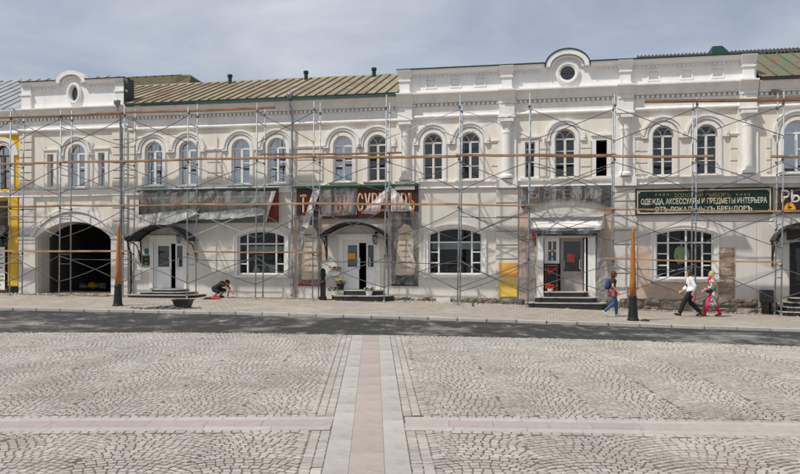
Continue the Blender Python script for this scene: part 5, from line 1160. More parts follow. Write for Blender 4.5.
def flower_pot(label, px, d, zb, pot, petals, w=.26, tall=.16, seed=0):
    u = U(px, d); t = Thing('flower_pot', label, 'flower pot', (u, -d, zb), 'flower pots at the entrances'); rs = random.Random(seed)
    bm = BM(); lathe(bm, (u, -d, zb), [(w * .36, 0), (w * .5, tall), (w * .54, tall), (w * .54, tall + .03), (w * .46, tall + .03), (w * .44, tall - .01)], 12, 1.25, .8); t.part('pot', bm, pot)
    bm = BM()
    for k in range(60):
        a, q = rs.random() * 6.28, math.sqrt(rs.random()) * w * .7; c = Vector((u + q * math.cos(a) * 1.3, -d + q * math.sin(a), zb + tall + .03 + rs.random() * .17 * (1 - q))); n = Vector((rs.uniform(-1, 1), rs.uniform(-1, 1), rs.uniform(0, 1))).normalized(); s = n.orthogonal().normalized() * .045; e = n.cross(s).normalized() * .028
        bm.faces.new([bm.verts.new(c + s), bm.verts.new(c + e), bm.verts.new(c - s), bm.verts.new(c - e)])
    t.part('leaves', bm, LEAF)
    bm = BM()
    for k in range(14):
        a, q = rs.random() * 6.28, math.sqrt(rs.random()) * w * .62; rock(bm, (u + q * math.cos(a) * 1.3, -d + q * math.sin(a), zb + tall + .14 + rs.random() * .08), (.035, .035, .025), k)
    t.part('flowers', bm, petals)
gz = GF(U(355), -.6); hz = (d2[0][1] - .01 - gz) / 2
flower_pot('white pot of pink flowers on the left of the lower souvenir step', 334, .95, gz + hz + .004, POTW, PINKF, seed=1)
flower_pot('white pot with green leaves on the right of the lower souvenir step', 369, .95, gz + hz + .004, POTW, WHITEFL, seed=2)
flower_pot('dark pot with yellow flowers beside the souvenir door', 340.5, .45, d2[0][1] + .0, BLACKP, YELFL, .30, .24, 3)
t = Thing('wall_planter', 'white wall planter with pink and white flowers left of the souvenir door', 'planter', (U(335.5), -.12, Z(335.5, 276)), 'flower pots at the entrances')
bm = BM(); u, z = U(335.5), Z(335.5, 275.5); prism(bm, [(u - .24, z), (u + .24, z), (u + .28, z + .18), (u - .28, z + .18)], -.28, -.03); t.part('trough', bm, POTW)
bm = BM(); bm2 = BM()
for k in range(70):
    c = Vector((u + rs.uniform(-.3, .3), -.16 + rs.uniform(-.14, .1), z + .18 + rs.random() * .2)); n = Vector((rs.uniform(-1, 1), rs.uniform(-1, 1), rs.uniform(0, 1))).normalized(); s = n.orthogonal().normalized() * .045; e = n.cross(s).normalized() * .028
    bm.faces.new([bm.verts.new(c + s), bm.verts.new(c + e), bm.verts.new(c - s), bm.verts.new(c - e)])
for k in range(16): rock(bm2, (u + rs.uniform(-.28, .28), -.2 + rs.uniform(-.1, .08), z + .24 + rs.random() * .16), (.04, .04, .03), k)
t.part('leaves', bm, LEAF); t.part('flowers', bm2, PINKF)
# carved black pedestal beside the souvenir steps
u = U(323, 1.0); g = GF(u, -1.0); t = Thing('carved_pedestal', 'slim black carved pedestal left of the souvenir steps', 'pedestal', (u, -1.0, g)); bm = BM()
box(bm, u - .13, u + .13, -1.12, -.88, g, g + .16); box(bm, u - .10, u + .10, -1.09, -.91, g + .162, g + .8); t.part('base', bm, BLACK)
bm = BM(); lathe(bm, (u, -1.0, g), [(.10, .80), (.13, .86), (.09, .92), (.11, 1.02), (.13, 1.12), (.11, 1.24), (.12, 1.30), (.06, 1.38), (.02, 1.40)], 8); t.part('finial', bm, BLACK)
bm = BM()
for k in range(4): tube(bm, [(u + .05 * math.cos(a), -1.095, g + .26 + k * .15 + .05 * math.sin(a)) for a in (i * math.pi / 4 for i in range(9))], .012, 4)
t.part('scroll', bm, BLACKP)
# mannequin in the right shop window
um = U(681.5, -.45); zb = s2[2] + .12
t = Thing('shop_mannequin', 'shop mannequin in a lime shirt behind the right shop window', 'mannequin', (um, .45, zb - .1))

# ================================================================== FIGURES
def cap_chain(bm, pts, rad, flat=None, n=10):
    """closed tapered tube through the points with rounded ends; radii may be (rx, ry)"""
    for i in range(len(pts) - 1):
        a, b = Vector(pts[i]), Vector(pts[i + 1]); ra, rb = rad[i], rad[i + 1]; d = b - a
        if d.length < 1e-5: continue
        q = d.to_track_quat('Z', 'Y'); rings = []; m = 4
        prof = [(-ra * math.cos(k * math.pi / 2 / m), ra * math.sin(k * math.pi / 2 / m)) for k in range(1, m + 1)] + [(d.length + rb * math.sin(k * math.pi / 2 / m), rb * math.cos(k * math.pi / 2 / m)) for k in range(0, m)]
        for z, r in prof: rings.append([bm.verts.new(a + q @ Vector((r * math.cos(2 * math.pi * k / n), r * math.sin(2 * math.pi * k / n), z))) for k in range(n)])
        for s, t in zip(rings, rings[1:]):
            for k in range(n): bm.faces.new((s[k], s[(k + 1) % n], t[(k + 1) % n], t[k]))
        bm.faces.new(rings[0][::-1]); bm.faces.new(rings[-1])
def ell(bm, c, r, rot=None):
    m = Matrix.Translation(c) @ (rot.to_4x4() if rot else Matrix.Identity(4)) @ Matrix.Diagonal(tuple(r) + (1,)); bmesh.ops.create_icosphere(bm, subdivisions=3, radius=1, matrix=m)
def fuse(bm, name, voxel=.011, smooth=3):
    """weld overlapping closed volumes into one continuous skin"""
    bmesh.ops.recalc_face_normals(bm, faces=bm.faces); me = bpy.data.meshes.new(name); bm.to_mesh(me); bm.free()
    o = bpy.data.objects.new(name, me); COL.objects.link(o); r = o.modifiers.new('r', 'REMESH'); r.mode = 'VOXEL'; r.voxel_size = voxel
    s = o.modifiers.new('s', 'SMOOTH'); s.iterations = smooth; s.factor = .5
    dg = bpy.context.evaluated_depsgraph_get(); dg.update(); m2 = bpy.data.meshes.new_from_object(o.evaluated_get(dg)); bpy.data.objects.remove(o); bpy.data.meshes.remove(me); m2.name = name
    m2.materials.clear(); return m2
def hand(bm, wrist, elbow, side, curl=.5, size=1.0):
    w_, e = Vector(wrist), Vector(elbow); d = (w_ - e).normalized(); lat = Vector((1, 0, 0)); 
    if abs(d.dot(lat)) > .85: lat = Vector((0, 0, -1))
    f = (lat - d * lat.dot(d)).normalized(); p = d.cross(f).normalized() * side      # f: across the palm (thumb side), p: palm normal
    palm = w_ + d * .05 * size; cap_chain(bm, [w_, palm + d * .03], [.024, .030]); 
    for i, ln in enumerate((.070, .080, .075, .058)):
        o = palm + d * .03 + f * (.027 - .018 * i); a = o + d * ln * .5 - p * curl * ln * .25; b = a + d * ln * .38 - p * curl * ln * .5; cap_chain(bm, [o, a, b], [.0095, .009, .0075])
    o = w_ + d * .03 + f * .022; a = o + d * .03 + f * .022 - p * .008; b = a + d * .03 + f * .008 - p * .012; cap_chain(bm, [o, a, b], [.012, .0105, .0085])
def figure(label, loc, rot, J, skin, hair, hairshape, parts, height_scale=1.0, extra=None, name='person'):
    """J holds the joints (x forward, y left, z up); parts lists clothing builders"""
    t = Thing(name, label, 'person', loc, None, False, rot); t.o.scale = (height_scale,) * 3
    bm = BM(); P = lambda k: Vector(J[k])
    cap_chain(bm, [P('pelvis'), P('waist'), P('chest')], [.105, .095, .105]); 
    for s in (-1, 1): cap_chain(bm, [P('pelvis') + Vector((0, s * .05, 0)), P('waist') + Vector((0, s * .035, 0)), P('chest') + Vector((0, s * .055, 0))], [.10, .085, .095])
    cap_chain(bm, [P('chest') + Vector((0, 0, .04)), P('neck'), P('head') - Vector((0, 0, .06))], [.085, .052, .050])
    for s, k in ((1, 'l'), (-1, 'r')):
        cap_chain(bm, [P('chest') + Vector((0, s * .06, .07)), P('sho_' + k), P('elb_' + k), P('wri_' + k)], [.065, .056, .040, .026]); hand(bm, J['wri_' + k], J['elb_' + k], s)
        cap_chain(bm, [P('hip_' + k), P('kne_' + k)], [.092, .056]); calf = P('kne_' + k).lerp(P('ank_' + k), .3); cap_chain(bm, [P('kne_' + k), calf, P('ank_' + k)], [.055, .055, .036])
        cap_chain(bm, [P('ank_' + k) - Vector((0, 0, .02)), P('toe_' + k)], [.040, .030])
    fd = Vector(J.get('face', (1, 0, 0))).normalized(); ro = fd.to_track_quat('X', 'Z').to_matrix(); h = P('head')
    ell(bm, h, (.098, .078, .118), ro); ell(bm, h + ro @ Vector((.03, 0, -.06)), (.066, .058, .062), ro)
    cap_chain(bm, [h + ro @ Vector((.088, 0, .01)), h + ro @ Vector((.112, 0, -.025))], [.010, .015])
    ell(bm, h + ro @ Vector((.085, 0, -.068)), (.016, .026, .009), ro); ell(bm, h + ro @ Vector((.075, 0, -.105)), (.02, .022, .015), ro)
    for s in (-1, 1): ell(bm, h + ro @ Vector((.0, s * .079, -.012)), (.022, .012, .032), ro)
    body = link('body', fuse(bm, 'body'), skin, t.o, True)
    for s in (-1, 1):
        bm = BM(); ell(bm, h + ro @ Vector((.086, s * .032, .008)), (.012, .014, .009), ro); link('eye', tomesh(bm, 'eye'), HAIRD, body, True)
    bm = BM(); ell(bm, h + ro @ Vector((.098, 0, -.068)), (.007, .022, .007), ro); link('lips', tomesh(bm, 'lips'), CORAL, body, True)
    bm = BM(); hairshape(bm, h, ro); link('hair', fuse(bm, 'hair', .010, 1), hair, t.o, True)
    for nm, mat, fn in parts:
        bm = BM(); vox = fn(bm, P) or .012; o = link(nm, fuse(bm, nm, vox, 2), mat, t.o, True)
    if extra: extra(t, P, ro)
    return t
def V3(*a): return Vector(a)
def hair_bob(bm, h, ro, ln=.10, w=.094):
    ell(bm, h + ro @ V3(-.022, 0, .03), (.104, w, .108), ro); ell(bm, h + ro @ V3(-.05, 0, -.05), (.070, w, ln), ro)
    for s in (-1, 1): ell(bm, h + ro @ V3(.0, s * .075, -.03), (.045, .022, ln * .95), ro)
def hair_curly(bm, h, ro):
    hair_bob(bm, h, ro, .085, .098); rs = random.Random(3)
    for k in range(26): a = rs.uniform(-2.4, 2.4); z = rs.uniform(-.09, .12); ell(bm, h + ro @ V3(-.03 - .085 * math.cos(a) * .9, .092 * math.sin(a), z), (.028, .028, .028))
def hair_short(bm, h, ro): ell(bm, h + ro @ V3(-.018, 0, .028), (.100, .086, .104), ro); ell(bm, h + ro @ V3(-.05, 0, -.02), (.058, .078, .075), ro)
def torso(bm, P, e=.014, low=0.0, sleeve=.45, flare=0.0):
    for s in (-1, 0, 1): cap_chain(bm, [P('pelvis') + V3(0, s * .055, low), P('waist') + V3(0, s * .04, 0), P('chest') + V3(0, s * .06, .0)], [.108 + e + flare, .092 + e, .100 + e])
    cap_chain(bm, [P('chest') + V3(0, 0, .05), P('neck') - V3(0, 0, .035)], [.088 + e, .062 + e * .4])
    for s, k in ((1, 'l'), (-1, 'r')):
        a, b, c = P('sho_' + k), P('elb_' + k), P('wri_' + k)
        pts = [P('chest') + V3(0, s * .06, .07), a, a.lerp(b, min(1, sleeve * 2))]; rd = [.066 + e, .060 + e, .052 + e]
        if sleeve > .5: pts.append(b.lerp(c, sleeve * 2 - 1)); rd.append(.038 + e)
        cap_chain(bm, pts, rd)
def legs(bm, P, e=.014, to=.95, wide=0.0):
    for s in (-1, 0, 1): ell(bm, P('pelvis') + V3(0, s * .055, 0), (.115 + e, .11 + e, .115 + e))
    for k in 'lr':
        a, b, c = P('hip_' + k), P('kne_' + k), P('ank_' + k); cap_chain(bm, [a, b], [.098 + e, .064 + e + wide])
        if to > .5: q = (to - .5) * 2; cap_chain(bm, [b, b.lerp(c, .35 * q), b.lerp(c, q)], [.064 + e + wide, .060 + e + wide, .044 + e + wide])
def shoes(bm, P, e=.014):
    for k in 'lr':
        a, b = P('ank_' + k) - V3(0, 0, .035), P('toe_' + k); cap_chain(bm, [a - (b - a) * .22, a.lerp(b, .55), b], [.040 + e * .3, .042 + e * .3, .032 + e * .3])
    return .010
WALK = dict(pelvis=(0, 0, .95), waist=(.01, 0, 1.10), chest=(.025, 0, 1.29), neck=(.04, 0, 1.45), head=(.065, 0, 1.575),
    sho_l=(.02, .175, 1.395), sho_r=(.02, -.175, 1.395), elb_l=(-.09, .215, 1.13), elb_r=(.09, -.215, 1.13), wri_l=(-.03, .20, .90), wri_r=(.24, -.19, .96),
    hip_l=(0, .09, .92), hip_r=(0, -.09, .92), kne_l=(.20, .085, .52), ank_l=(.33, .085, .10), toe_l=(.49, .09, .10), kne_r=(.0, -.085, .50), ank_r=(-.34, -.085, .17), toe_r=(-.22, -.09, .045))
def wpos(px, Y): X = (px - 400) / FPX * Y; return Vector((X, Y, GP(X, Y)))

# woman with the backpack, walking to the right
Ja = dict(WALK); Ja.update(kne_l=(.14, .085, .50), ank_l=(.15, .085, .09), toe_l=(.29, .09, .045), kne_r=(.04, -.085, .50), ank_r=(-.30, -.085, .20), toe_r=(-.22, -.09, .07), wri_l=(.02, .2, .90), elb_l=(-.06, .21, 1.13), wri_r=(.14, -.18, .95), elb_r=(.0, -.215, 1.13))
def pack_extra(t, P, ro):
    bm = BM(); ell(bm, P('chest') + V3(-.19, 0, -.09), (.10, .15, .22)); ell(bm, P('chest') + V3(-.27, 0, -.17), (.05, .11, .11)); bp_ = link('backpack', fuse(bm, 'backpack', .012), PACK, None, True); bp_.parent = t.o
    bm = BM()
    for s in (-1, 1): tube(bm, [P('chest') + V3(-.12, s * .10, .10), P('chest') + V3(.0, s * .12, .165), P('chest') + V3(.11, s * .115, .05), P('chest') + V3(.07, s * .135, -.15), P('chest') + V3(-.1, s * .14, -.2)], .018, 6)
    link('strap', tomesh(bm, 'strap'), PACK, bp_)
    bm = BM(); h = P('head')
    for s in (-1, 1): ell(bm, h + ro @ V3(.094, s * .036, .012), (.012, .026, .020), ro)
    tube(bm, [h + ro @ V3(.0, .084, .015), h + ro @ V3(.09, .062, .018), h + ro @ V3(.106, 0, .018), h + ro @ V3(.09, -.062, .018), h + ro @ V3(0, -.084, .015)], .006, 5); link('sunglasses', tomesh(bm, 'sunglasses'), BLACK, t.o)
def tied(bm, P):
    for s in (-1, 0, 1): ell(bm, P('pelvis') + V3(-.01, s * .06, .04), (.135, .115, .07))
    cap_chain(bm, [P('pelvis') + V3(.10, .05, .05), P('pelvis') + V3(.14, .08, -.10), P('pelvis') + V3(.12, .10, -.24)], [.04, .05, .05]); cap_chain(bm, [P('pelvis') + V3(-.10, .05, .02), P('pelvis') + V3(-.13, .07, -.14)], [.07, .08]); cap_chain(bm, [P('pelvis') + V3(.02, -.14, .02), P('pelvis') + V3(.03, -.17, -.16)], [.06, .06])
figure('woman in jeans with blue backpack and coral cloth at her waist, walking right', wpos(612.5, 29.5), -TH, Ja, SKIN, HAIRB, hair_curly,
    [('top', DTOP, lambda bm, P: torso(bm, P, .012, .06, .22)), ('jeans', JEANS, lambda bm, P: legs(bm, P, .010, .97)), ('tied_shirt', CORAL, tied), ('shoes', SHOEW, shoes)], .99, pack_extra)

# woman in the white blouse, walking to the left
Jb = dict(WALK); Jb.update(kne_l=(.24, .085, .53), ank_l=(.40, .085, .11), toe_l=(.56, .09, .10), kne_r=(-.03, -.085, .50), ank_r=(-.36, -.085, .17), toe_r=(-.24, -.09, .05), elb_r=(.06, -.22, 1.12), wri_r=(.27, -.20, .93), elb_l=(-.10, .22, 1.13), wri_l=(-.06, .20, .90))
def bag_extra(t, P, ro):
    bm = BM(); w_ = P('wri_l'); tube(bm, [w_ + V3(-.02, .03, -.08), w_ + V3(-.06, .03, -.22), w_ + V3(.06, .03, -.22), w_ + V3(.03, .03, -.08)], .008, 5); ell(bm, w_ + V3(.0, .03, -.28), (.055, .03, .075)); b_ = link('orange_bag', tomesh(bm, 'orange_bag'), CORAL, t.o, True)
    bm = BM(); c = P('chest') + V3(.115, .03, -.14); ell(bm, c, (.035, .07, .06)); link('print_patch', tomesh(bm, 'print_patch'), DTOP, t.o, True)
figure('woman in white blouse and black trousers, striding left before the shop window', wpos(690.5, 30.2), math.pi - TH, Jb, SKIN, HAIRB, lambda bm, h, ro: hair_bob(bm, h, ro, .10),
    [('blouse', SHIRTW, lambda bm, P: torso(bm, P, .026, .02, .80, .01)), ('trousers', TROUS, lambda bm, P: legs(bm, P, .012, .93, .018)), ('shoes', SHOEB, shoes)], 1.03, bag_extra)

# woman in the floral coat, behind her
Jc = dict(WALK); Jc.update(kne_l=(.18, .085, .51), ank_l=(.32, .085, .11), toe_l=(.47, .09, .09), kne_r=(-.05, -.085, .49), ank_r=(-.26, -.085, .12), toe_r=(-.12, -.09, .045), elb_r=(.05, -.22, 1.12), wri_r=(.25, -.19, .98), elb_l=(.06, .22, 1.12), wri_l=(.26, .16, 1.0))
def dress(bm, P):
    torso(bm, P, .028, .0, .95)
    for s in (-1, 0, 1): cap_chain(bm, [P('waist') + V3(0, s * .05, -.05), P('pelvis') + V3(-.01, s * .07, -.08), P('pelvis') + V3(.0, s * .07, -.46)], [.125, .155, .16])
    cap_chain(bm, [P('pelvis') + V3(.03, 0, -.10), P('pelvis') + V3(.15, .05, -.46)], [.13, .13]); cap_chain(bm, [P('pelvis') + V3(-.03, 0, -.10), P('pelvis') + V3(-.13, -.05, -.46)], [.13, .13])
def scarf_extra(t, P, ro):
    bm = BM(); n = P('neck')
    for k in range(12): a = k * math.pi / 6; ell(bm, n + V3(.01 + .075 * math.cos(a), .085 * math.sin(a), -.025 + .015 * math.sin(3 * a)), (.042, .042, .04))
    cap_chain(bm, [n + V3(.10, .0, -.03), n + V3(.13, .03, -.16)], [.04, .035]); link('scarf', fuse(bm, 'scarf', .012), PINK, t.o, True)
    bm = BM(); c = P('pelvis') + V3(.17, .19, .03); ell(bm, c, (.13, .05, .11)); hb = link('handbag', tomesh(bm, 'handbag'), BLACK, t.o, True)
    bm = BM(); tube(bm, [c + V3(-.09, 0, .08), c + V3(-.05, 0, .20), c + V3(.05, 0, .20), c + V3(.09, 0, .08)], .012, 6); link('bag_handle', tomesh(bm, 'bag_handle'), BLACK, hb)
figure('blond woman in floral coat with magenta scarf and leggings, walking left', wpos(713, 30.4), math.pi - TH, Jc, SKIN, HAIRY, lambda bm, h, ro: hair_bob(bm, h, ro, .07, .098),
    [('coat', FLORAL, dress), ('leggings', PINK, lambda bm, P: legs(bm, P, .012, .96, .006)), ('shoes', SHOER, shoes)], 1.02, scarf_extra)

# worker kneeling at the wall, facing right
Jd = dict(pelvis=(-.10, 0, .40), waist=(.03, 0, .49), chest=(.20, 0, .58), neck=(.33, 0, .65), head=(.44, 0, .66), face=(.8, 0, -.6),
    sho_l=(.27, .17, .61), sho_r=(.27, -.17, .61), elb_l=(.48, .20, .42), elb_r=(.50, -.2, .45), wri_l=(.42, .18, .19), wri_r=(.72, -.16, .24),
    hip_l=(-.10, .10, .36), hip_r=(-.10, -.10, .36), kne_l=(.26, .16, .33), ank_l=(.06, .14, .09), toe_l=(.21, .15, .045), kne_r=(.10, -.16, .26), ank_r=(-.10, -.14, .09), toe_r=(.05, -.15, .045))
def cap_hat(bm, h, ro): ell(bm, h + ro @ V3(-.005, 0, .045), (.104, .09, .085), ro); ell(bm, h + ro @ V3(.095, 0, .035), (.05, .065, .012), ro); ell(bm, h + ro @ V3(-.05, 0, -.01), (.056, .078, .06), ro)
figure('worker in black shirt and shorts crouching at the foot of the wall', wpos(217.5, 36.25), -TH, Jd, SKINT, HAIRD, cap_hat,
    [('shirt', SHORTS, lambda bm, P: torso(bm, P, .018, .0, .26)), ('shorts', SHORTS, lambda bm, P: legs(bm, P, .020, .46)), ('shoes', SHOEB, shoes)], 1.05,
    lambda t, P, ro: link('back_pocket_cloth', (lambda b: (ell(b, P('pelvis') + V3(-.10, .08, .08), (.035, .05, .06)), tomesh(b, 'cloth'))[1])(BM()), RED, t.o, True))

# mannequin (half figure on a stand)
bm = BM(); cap_chain(bm, [(um, .45, zb + .62), (um, .45, zb + .95), (um, .45, zb + 1.13)], [.12, .11, .10])
for s in (-1, 1): cap_chain(bm, [(um + s * .05, .45, zb + .60), (um + s * .06, .45, zb + 1.12)], [.13, .12]); cap_chain(bm, [(um + s * .10, .45, zb + 1.17), (um + s * .20, .45, zb + 1.08), (um + s * .27, .41, zb + .82), (um + s * .20, .36, zb + .60)], [.08, .08, .06, .05])
me = fuse(bm, 'shirt', .014); me.transform(Matrix.Translation(-Vector(t_org := (um, .45, zb - .1)))); link('shirt', me, LIME, bpy.data.objects['shop_mannequin'], True)
bm = BM(); cap_chain(bm, [(um, .45, zb + 1.15), (um, .45, zb + 1.28)], [.055, .045]); ell(bm, (um, .45, zb + 1.40), (.075, .09, .115))
for s in (-1, 1): cap_chain(bm, [(um + s * .20, .36, zb + .60), (um + s * .12, .32, zb + .48)], [.035, .028])
me = fuse(bm, 'bust', .012); me.transform(Matrix.Translation(-Vector((um, .45, zb - .1)))); link('bust', me, MANNQ, bpy.data.objects['shop_mannequin'], True)
bm = BM()
for s in (-1, 1): cap_chain(bm, [(um + s * .07, .45, zb + .55), (um + s * .08, .45, zb - .05)], [.10, .07])
me = fuse(bm, 'trousers', .014); me.transform(Matrix.Translation(-Vector((um, .45, zb - .1)))); link('trousers', me, TROUS, bpy.data.objects['shop_mannequin'], True)

# ================================================================== STREET THINGS
def lamp_post(label, px, Y, lean=0.0):
    p = wpos(px, Y); t = Thing('street_post', label, 'post', p, 'tapered wooden posts', False); t.o.rotation_euler = (0, lean, 0)
    bm = BM(); lathe(bm, (0, 0, 0), [(.205, -.02), (.205, .05), (.185, .07), (.175, .10), (.15, .45), (.135, .72), (.145, .74), (.145, .80), (.125, .82)], 20); t.part('base', bm, BLACK)
    bm = BM(); lathe(bm, (0, 0, 0), [(.120, .80), (.105, 1.4), (.088, 2.0), (.070, 2.6), (.057, 3.0), (.05, 3.18), (.03, 3.22)], 18); t.part('shaft', bm, POSTW, smooth=True)
    bm = BM(); lathe(bm, (0, 0, 0), [(.124, .82), (.128, .83), (.128, .86), (.121, .87)], 18); t.part('collar', bm, BLACK)
lamp_post('tapered wooden post on black base before the carriage gateway', 117.8, 32.0, .012)
lamp_post('tapered wooden post on black base beside the woman with the backpack', 633, 28.0)

# mortar tub and the heap round it
p = wpos(183, 31.0); t = Thing('mortar_tub', 'black plastic mortar tub on the pavement by the kerb', 'tub', p, None, False, -.1)
bm = BM(); w0, w1, h = .24, .33, .32
for (a, b_, z0, z1, flip) in ((w0, w1, 0, h, 0), (w0 - .02, w1 - .02, .03, h + .002, 1)):
    A_ = [bm.verts.new((sx * a * 1.05, sy * a * .75, z0)) for sx, sy in ((-1, -1), (1, -1), (1, 1), (-1, 1))]; B_ = [bm.verts.new((sx * b_ * 1.05, sy * b_ * .75, z1)) for sx, sy in ((-1, -1), (1, -1), (1, 1), (-1, 1))]
    bm.faces.new(A_)
    for i in range(4): bm.faces.new((A_[i], A_[(i + 1) % 4], B_[(i + 1) % 4], B_[i]))
t.part('shell', bm, BLACKP)
bm = BM(); q_ = lambda a: [(-a * 1.05, -a * .75), (a * 1.05, -a * .75), (a * 1.05, a * .75), (-a * 1.05, a * .75)]
for z0, z1 in ((h, h + .025),):
    for o_, i_ in ((q_(w1 + .03), q_(w1 - .03)),):
        vo = [bm.verts.new((x, y, z1)) for x, y in o_]; vi = [bm.verts.new((x, y, z1)) for x, y in i_]; vo2 = [bm.verts.new((x, y, z0 - .02)) for x, y in o_]
        for k in range(4): j = (k + 1) % 4; bm.faces.new((vo[k], vo[j], vi[j], vi[k])); bm.faces.new((vo[k], vo2[k], vo2[j], vo[j]))
t.part('rim', bm, BLACKP)
bm = BM(); box(bm, -.22, .22, -.15, .15, .2, .22); t.part('mortar', bm, RUBBLE)
rs = random.Random(21)
bm = BM(); c0 = wpos(168, 30.9)
for k in range(240):
    x = rs.gauss(-.1, .55); y = rs.gauss(0, .16); 
    if abs(x) > 1.5: continue
    q = rs.uniform(.02, .075); hgt = max(0, .12 * math.exp(-x * x * 2.2) * (1 - abs(y) * 2)); rock(bm, (x, y, G(c0.x + x, c0.y + y) + .045 - c0.z + hgt * rs.random()), (q * 1.4, q, q * .6), k)
o = link('rubble_heap', tomesh(bm, 'rubble_heap'), DEBRIS); o.location = c0; kind(o, 'stuff'); o['label'] = 'dark grey rubble scattered round the mortar tub'; o['category'] = 'rubble'
bm = BM(); c0 = FW(0, 0, 0)
for k in range(900):
    u = rs.uniform(U(0), U(790)); y = -rs.expovariate(2.2) - .05
    if y < -1.9: continue
    q = rs.uniform(.008, .035) * (1.6 if u < U(120) else 1); pz = GF(u, y); rock(bm, (u, y, pz + q * .3), (q * 1.5, q, q * .7), k)
o = link('plaster_crumbs', tomesh(bm, 'plaster_crumbs', (0, 0, 0)), RUBBLE); o.location = FW(0, 0, 0); o.rotation_euler = (0, 0, -TH); kind(o, 'stuff'); o['label'] = 'pale plaster crumbs strewn along the foot of the walls'; o['category'] = 'rubble'
# tool, bottle, sacks, board
p = wpos(213, 35.3); t = Thing('angle_grinder', 'red power tool lying beside the crouching worker', 'tool', p, None, False, .1)
bm = BM(); cap_chain(bm, [(-.05, 0, .06), (.32, 0, .06)], [.055, .045]); t.part('body', bm, RED, smooth=True); bm = BM(); cap_chain(bm, [(-.34, 0, .05), (-.08, 0, .06)], [.04, .05]); lathe(bm, (-.36, 0, .02), [(.10, 0), (.10, .02)], 12); t.part('head', bm, BLACK, smooth=True)
p = wpos(473, 32.9); t = Thing('green_bottle', 'small green glass bottle standing on the pavement', 'bottle', p, None, False)
bm = BM(); lathe(bm, (0, 0, 0), [(.035, 0), (.038, .02), (.038, .17), (.03, .20), (.014, .24), (.013, .30)], 12); t.part('glass', bm, BOTTLE, smooth=True); bm = BM(); lathe(bm, (0, 0, 0), [(.016, .30), (.016, .32)], 10); t.part('cap', bm, RED)
def sack(label, px, dep, w_, h_, mat, seed):
    u = UZ(px, 0, -dep)[0]; g = GF(u, dep) ; bm = BM(); bmesh.ops.create_icosphere(bm, subdivisions=3, radius=1)
    for v in bm.verts:
        n = mnoise.noise(v.co * 1.7 + Vector((seed, 0, 0))); v.co = Vector((u + v.co.x * w_ * (1 + .6 * n), dep + v.co.y * .3, g + max(-.0, h_ * (.5 + v.co.z * .55 * (1 + .7 * n)))))
    one('rubbish_sack', label, 'sack', bm, mat, (u, dep, g), 'sacks in the archway', True)
sack('grey sack lying on the left inside the dark archway', 82, 3.6, .30, .26, BAGW, 1); sack('yellow sack inside the dark archway', 93, 3.4, .28, .36, BAGY, 2); sack('pale sack near the right jamb inside the dark archway', 101, 3.8, .32, .28, BAGW, 3)
bm = BM(); u0_, u1_ = U(58, 1.0), U(109, 1.0); prism(bm, [(u0_, GF(u0_, -1) + .01), (u1_, GF(u1_, -1) + .01), (u1_, GF(u1_, -1) + .07), (u0_, GF(u0_, -1) + .07)], -1.15, -.9); one('ground_board', 'wooden board lying on the ground across the archway', 'board', bm, WOOD, ((u0_ + u1_) / 2, -1.0, GF(u0_, -1)))
bm = BM(); v = wpos(645, 27.9); t = Thing('post_shadow', 'small dark disc standing in for the shadow of the right wooden post', 'cap', v, None, False); cap_chain(bm, [(-.1, 0, .02), (.12, 0, .02)], [.05, .04]); lathe(bm, (0, 0, 0), [(.16, 0), (.15, .03), (.05, .07)], 12); t.part('shadow_disc', bm, BLACKP, smooth=True)  # solid dark disc added in place of the post's cast shadow

# ================================================================== SCAFFOLD
FR = [-46, 9.5, 59, 122.8, 187, 255.5, 312.5, 384, 457.5, 527.5, 613, 695, 781, 868]
YF, YR = -1.55, -.65; UF = [U(p, 1.55) for p in FR]; LV = (2.05, 4.15, 6.17, 8.36)
SC = Thing('scaffold', 'tall tubular steel scaffold standing along the whole facade', 'scaffold', (0, -1.1, GF(0, -1.1)))
rs = random.Random(31); gf = [GF(u, -1.1) for u in UF]; TOPS = {}
for i, u in enumerate(UF):
    for y in (YF, YR):
        g = GF(u, y); top = gf[i] + 8.62 + (rs.uniform(-.05, .25)); lx = rs.uniform(-.03, .03)
        bm = BM(); tube(bm, [(u + lx * .0, y, g + .02), (u + .045 + lx, y, g + 4.2), (u + .09 + lx, y, top)], .030, 8); up = SC.part('upright', bm, PIPEM, smooth=True)
        bm = BM(); box(bm, u - .09, u + .09, y - .09, y + .09, g, g + .015); lathe(bm, (u, y, g), [(.045, .01), (.045, .12)], 8); SC.part('base_plate', bm, PIPEM, up)
        for zl in LV:
            bm = BM(); lathe(bm, (u + .01 * zl, y, gf[i] + zl - .12), [(.05, 0), (.05, .09)], 8); SC.part('coupler', bm, BRACEM, up)
    for zl in LV:
        for dz in (-.10, -.55):
            bm = BM(); tube(bm, [(u + .01 * zl, YF, gf[i] + zl + dz), (u + .01 * zl, YR, gf[i] + zl + dz)], .022, 6); SC.part('transom', bm, PIPEM)
def rod(a, b, r, sag, mat, name):
    a, b = Vector(a), Vector(b); pts = [a.lerp(b, t) - Vector((0, 0, sag * 4 * t * (1 - t) )) for t in (0, .2, .4, .6, .8, 1)]; bm = BM(); tube(bm, pts, r, 6); SC.part(name, bm, mat, smooth=True)
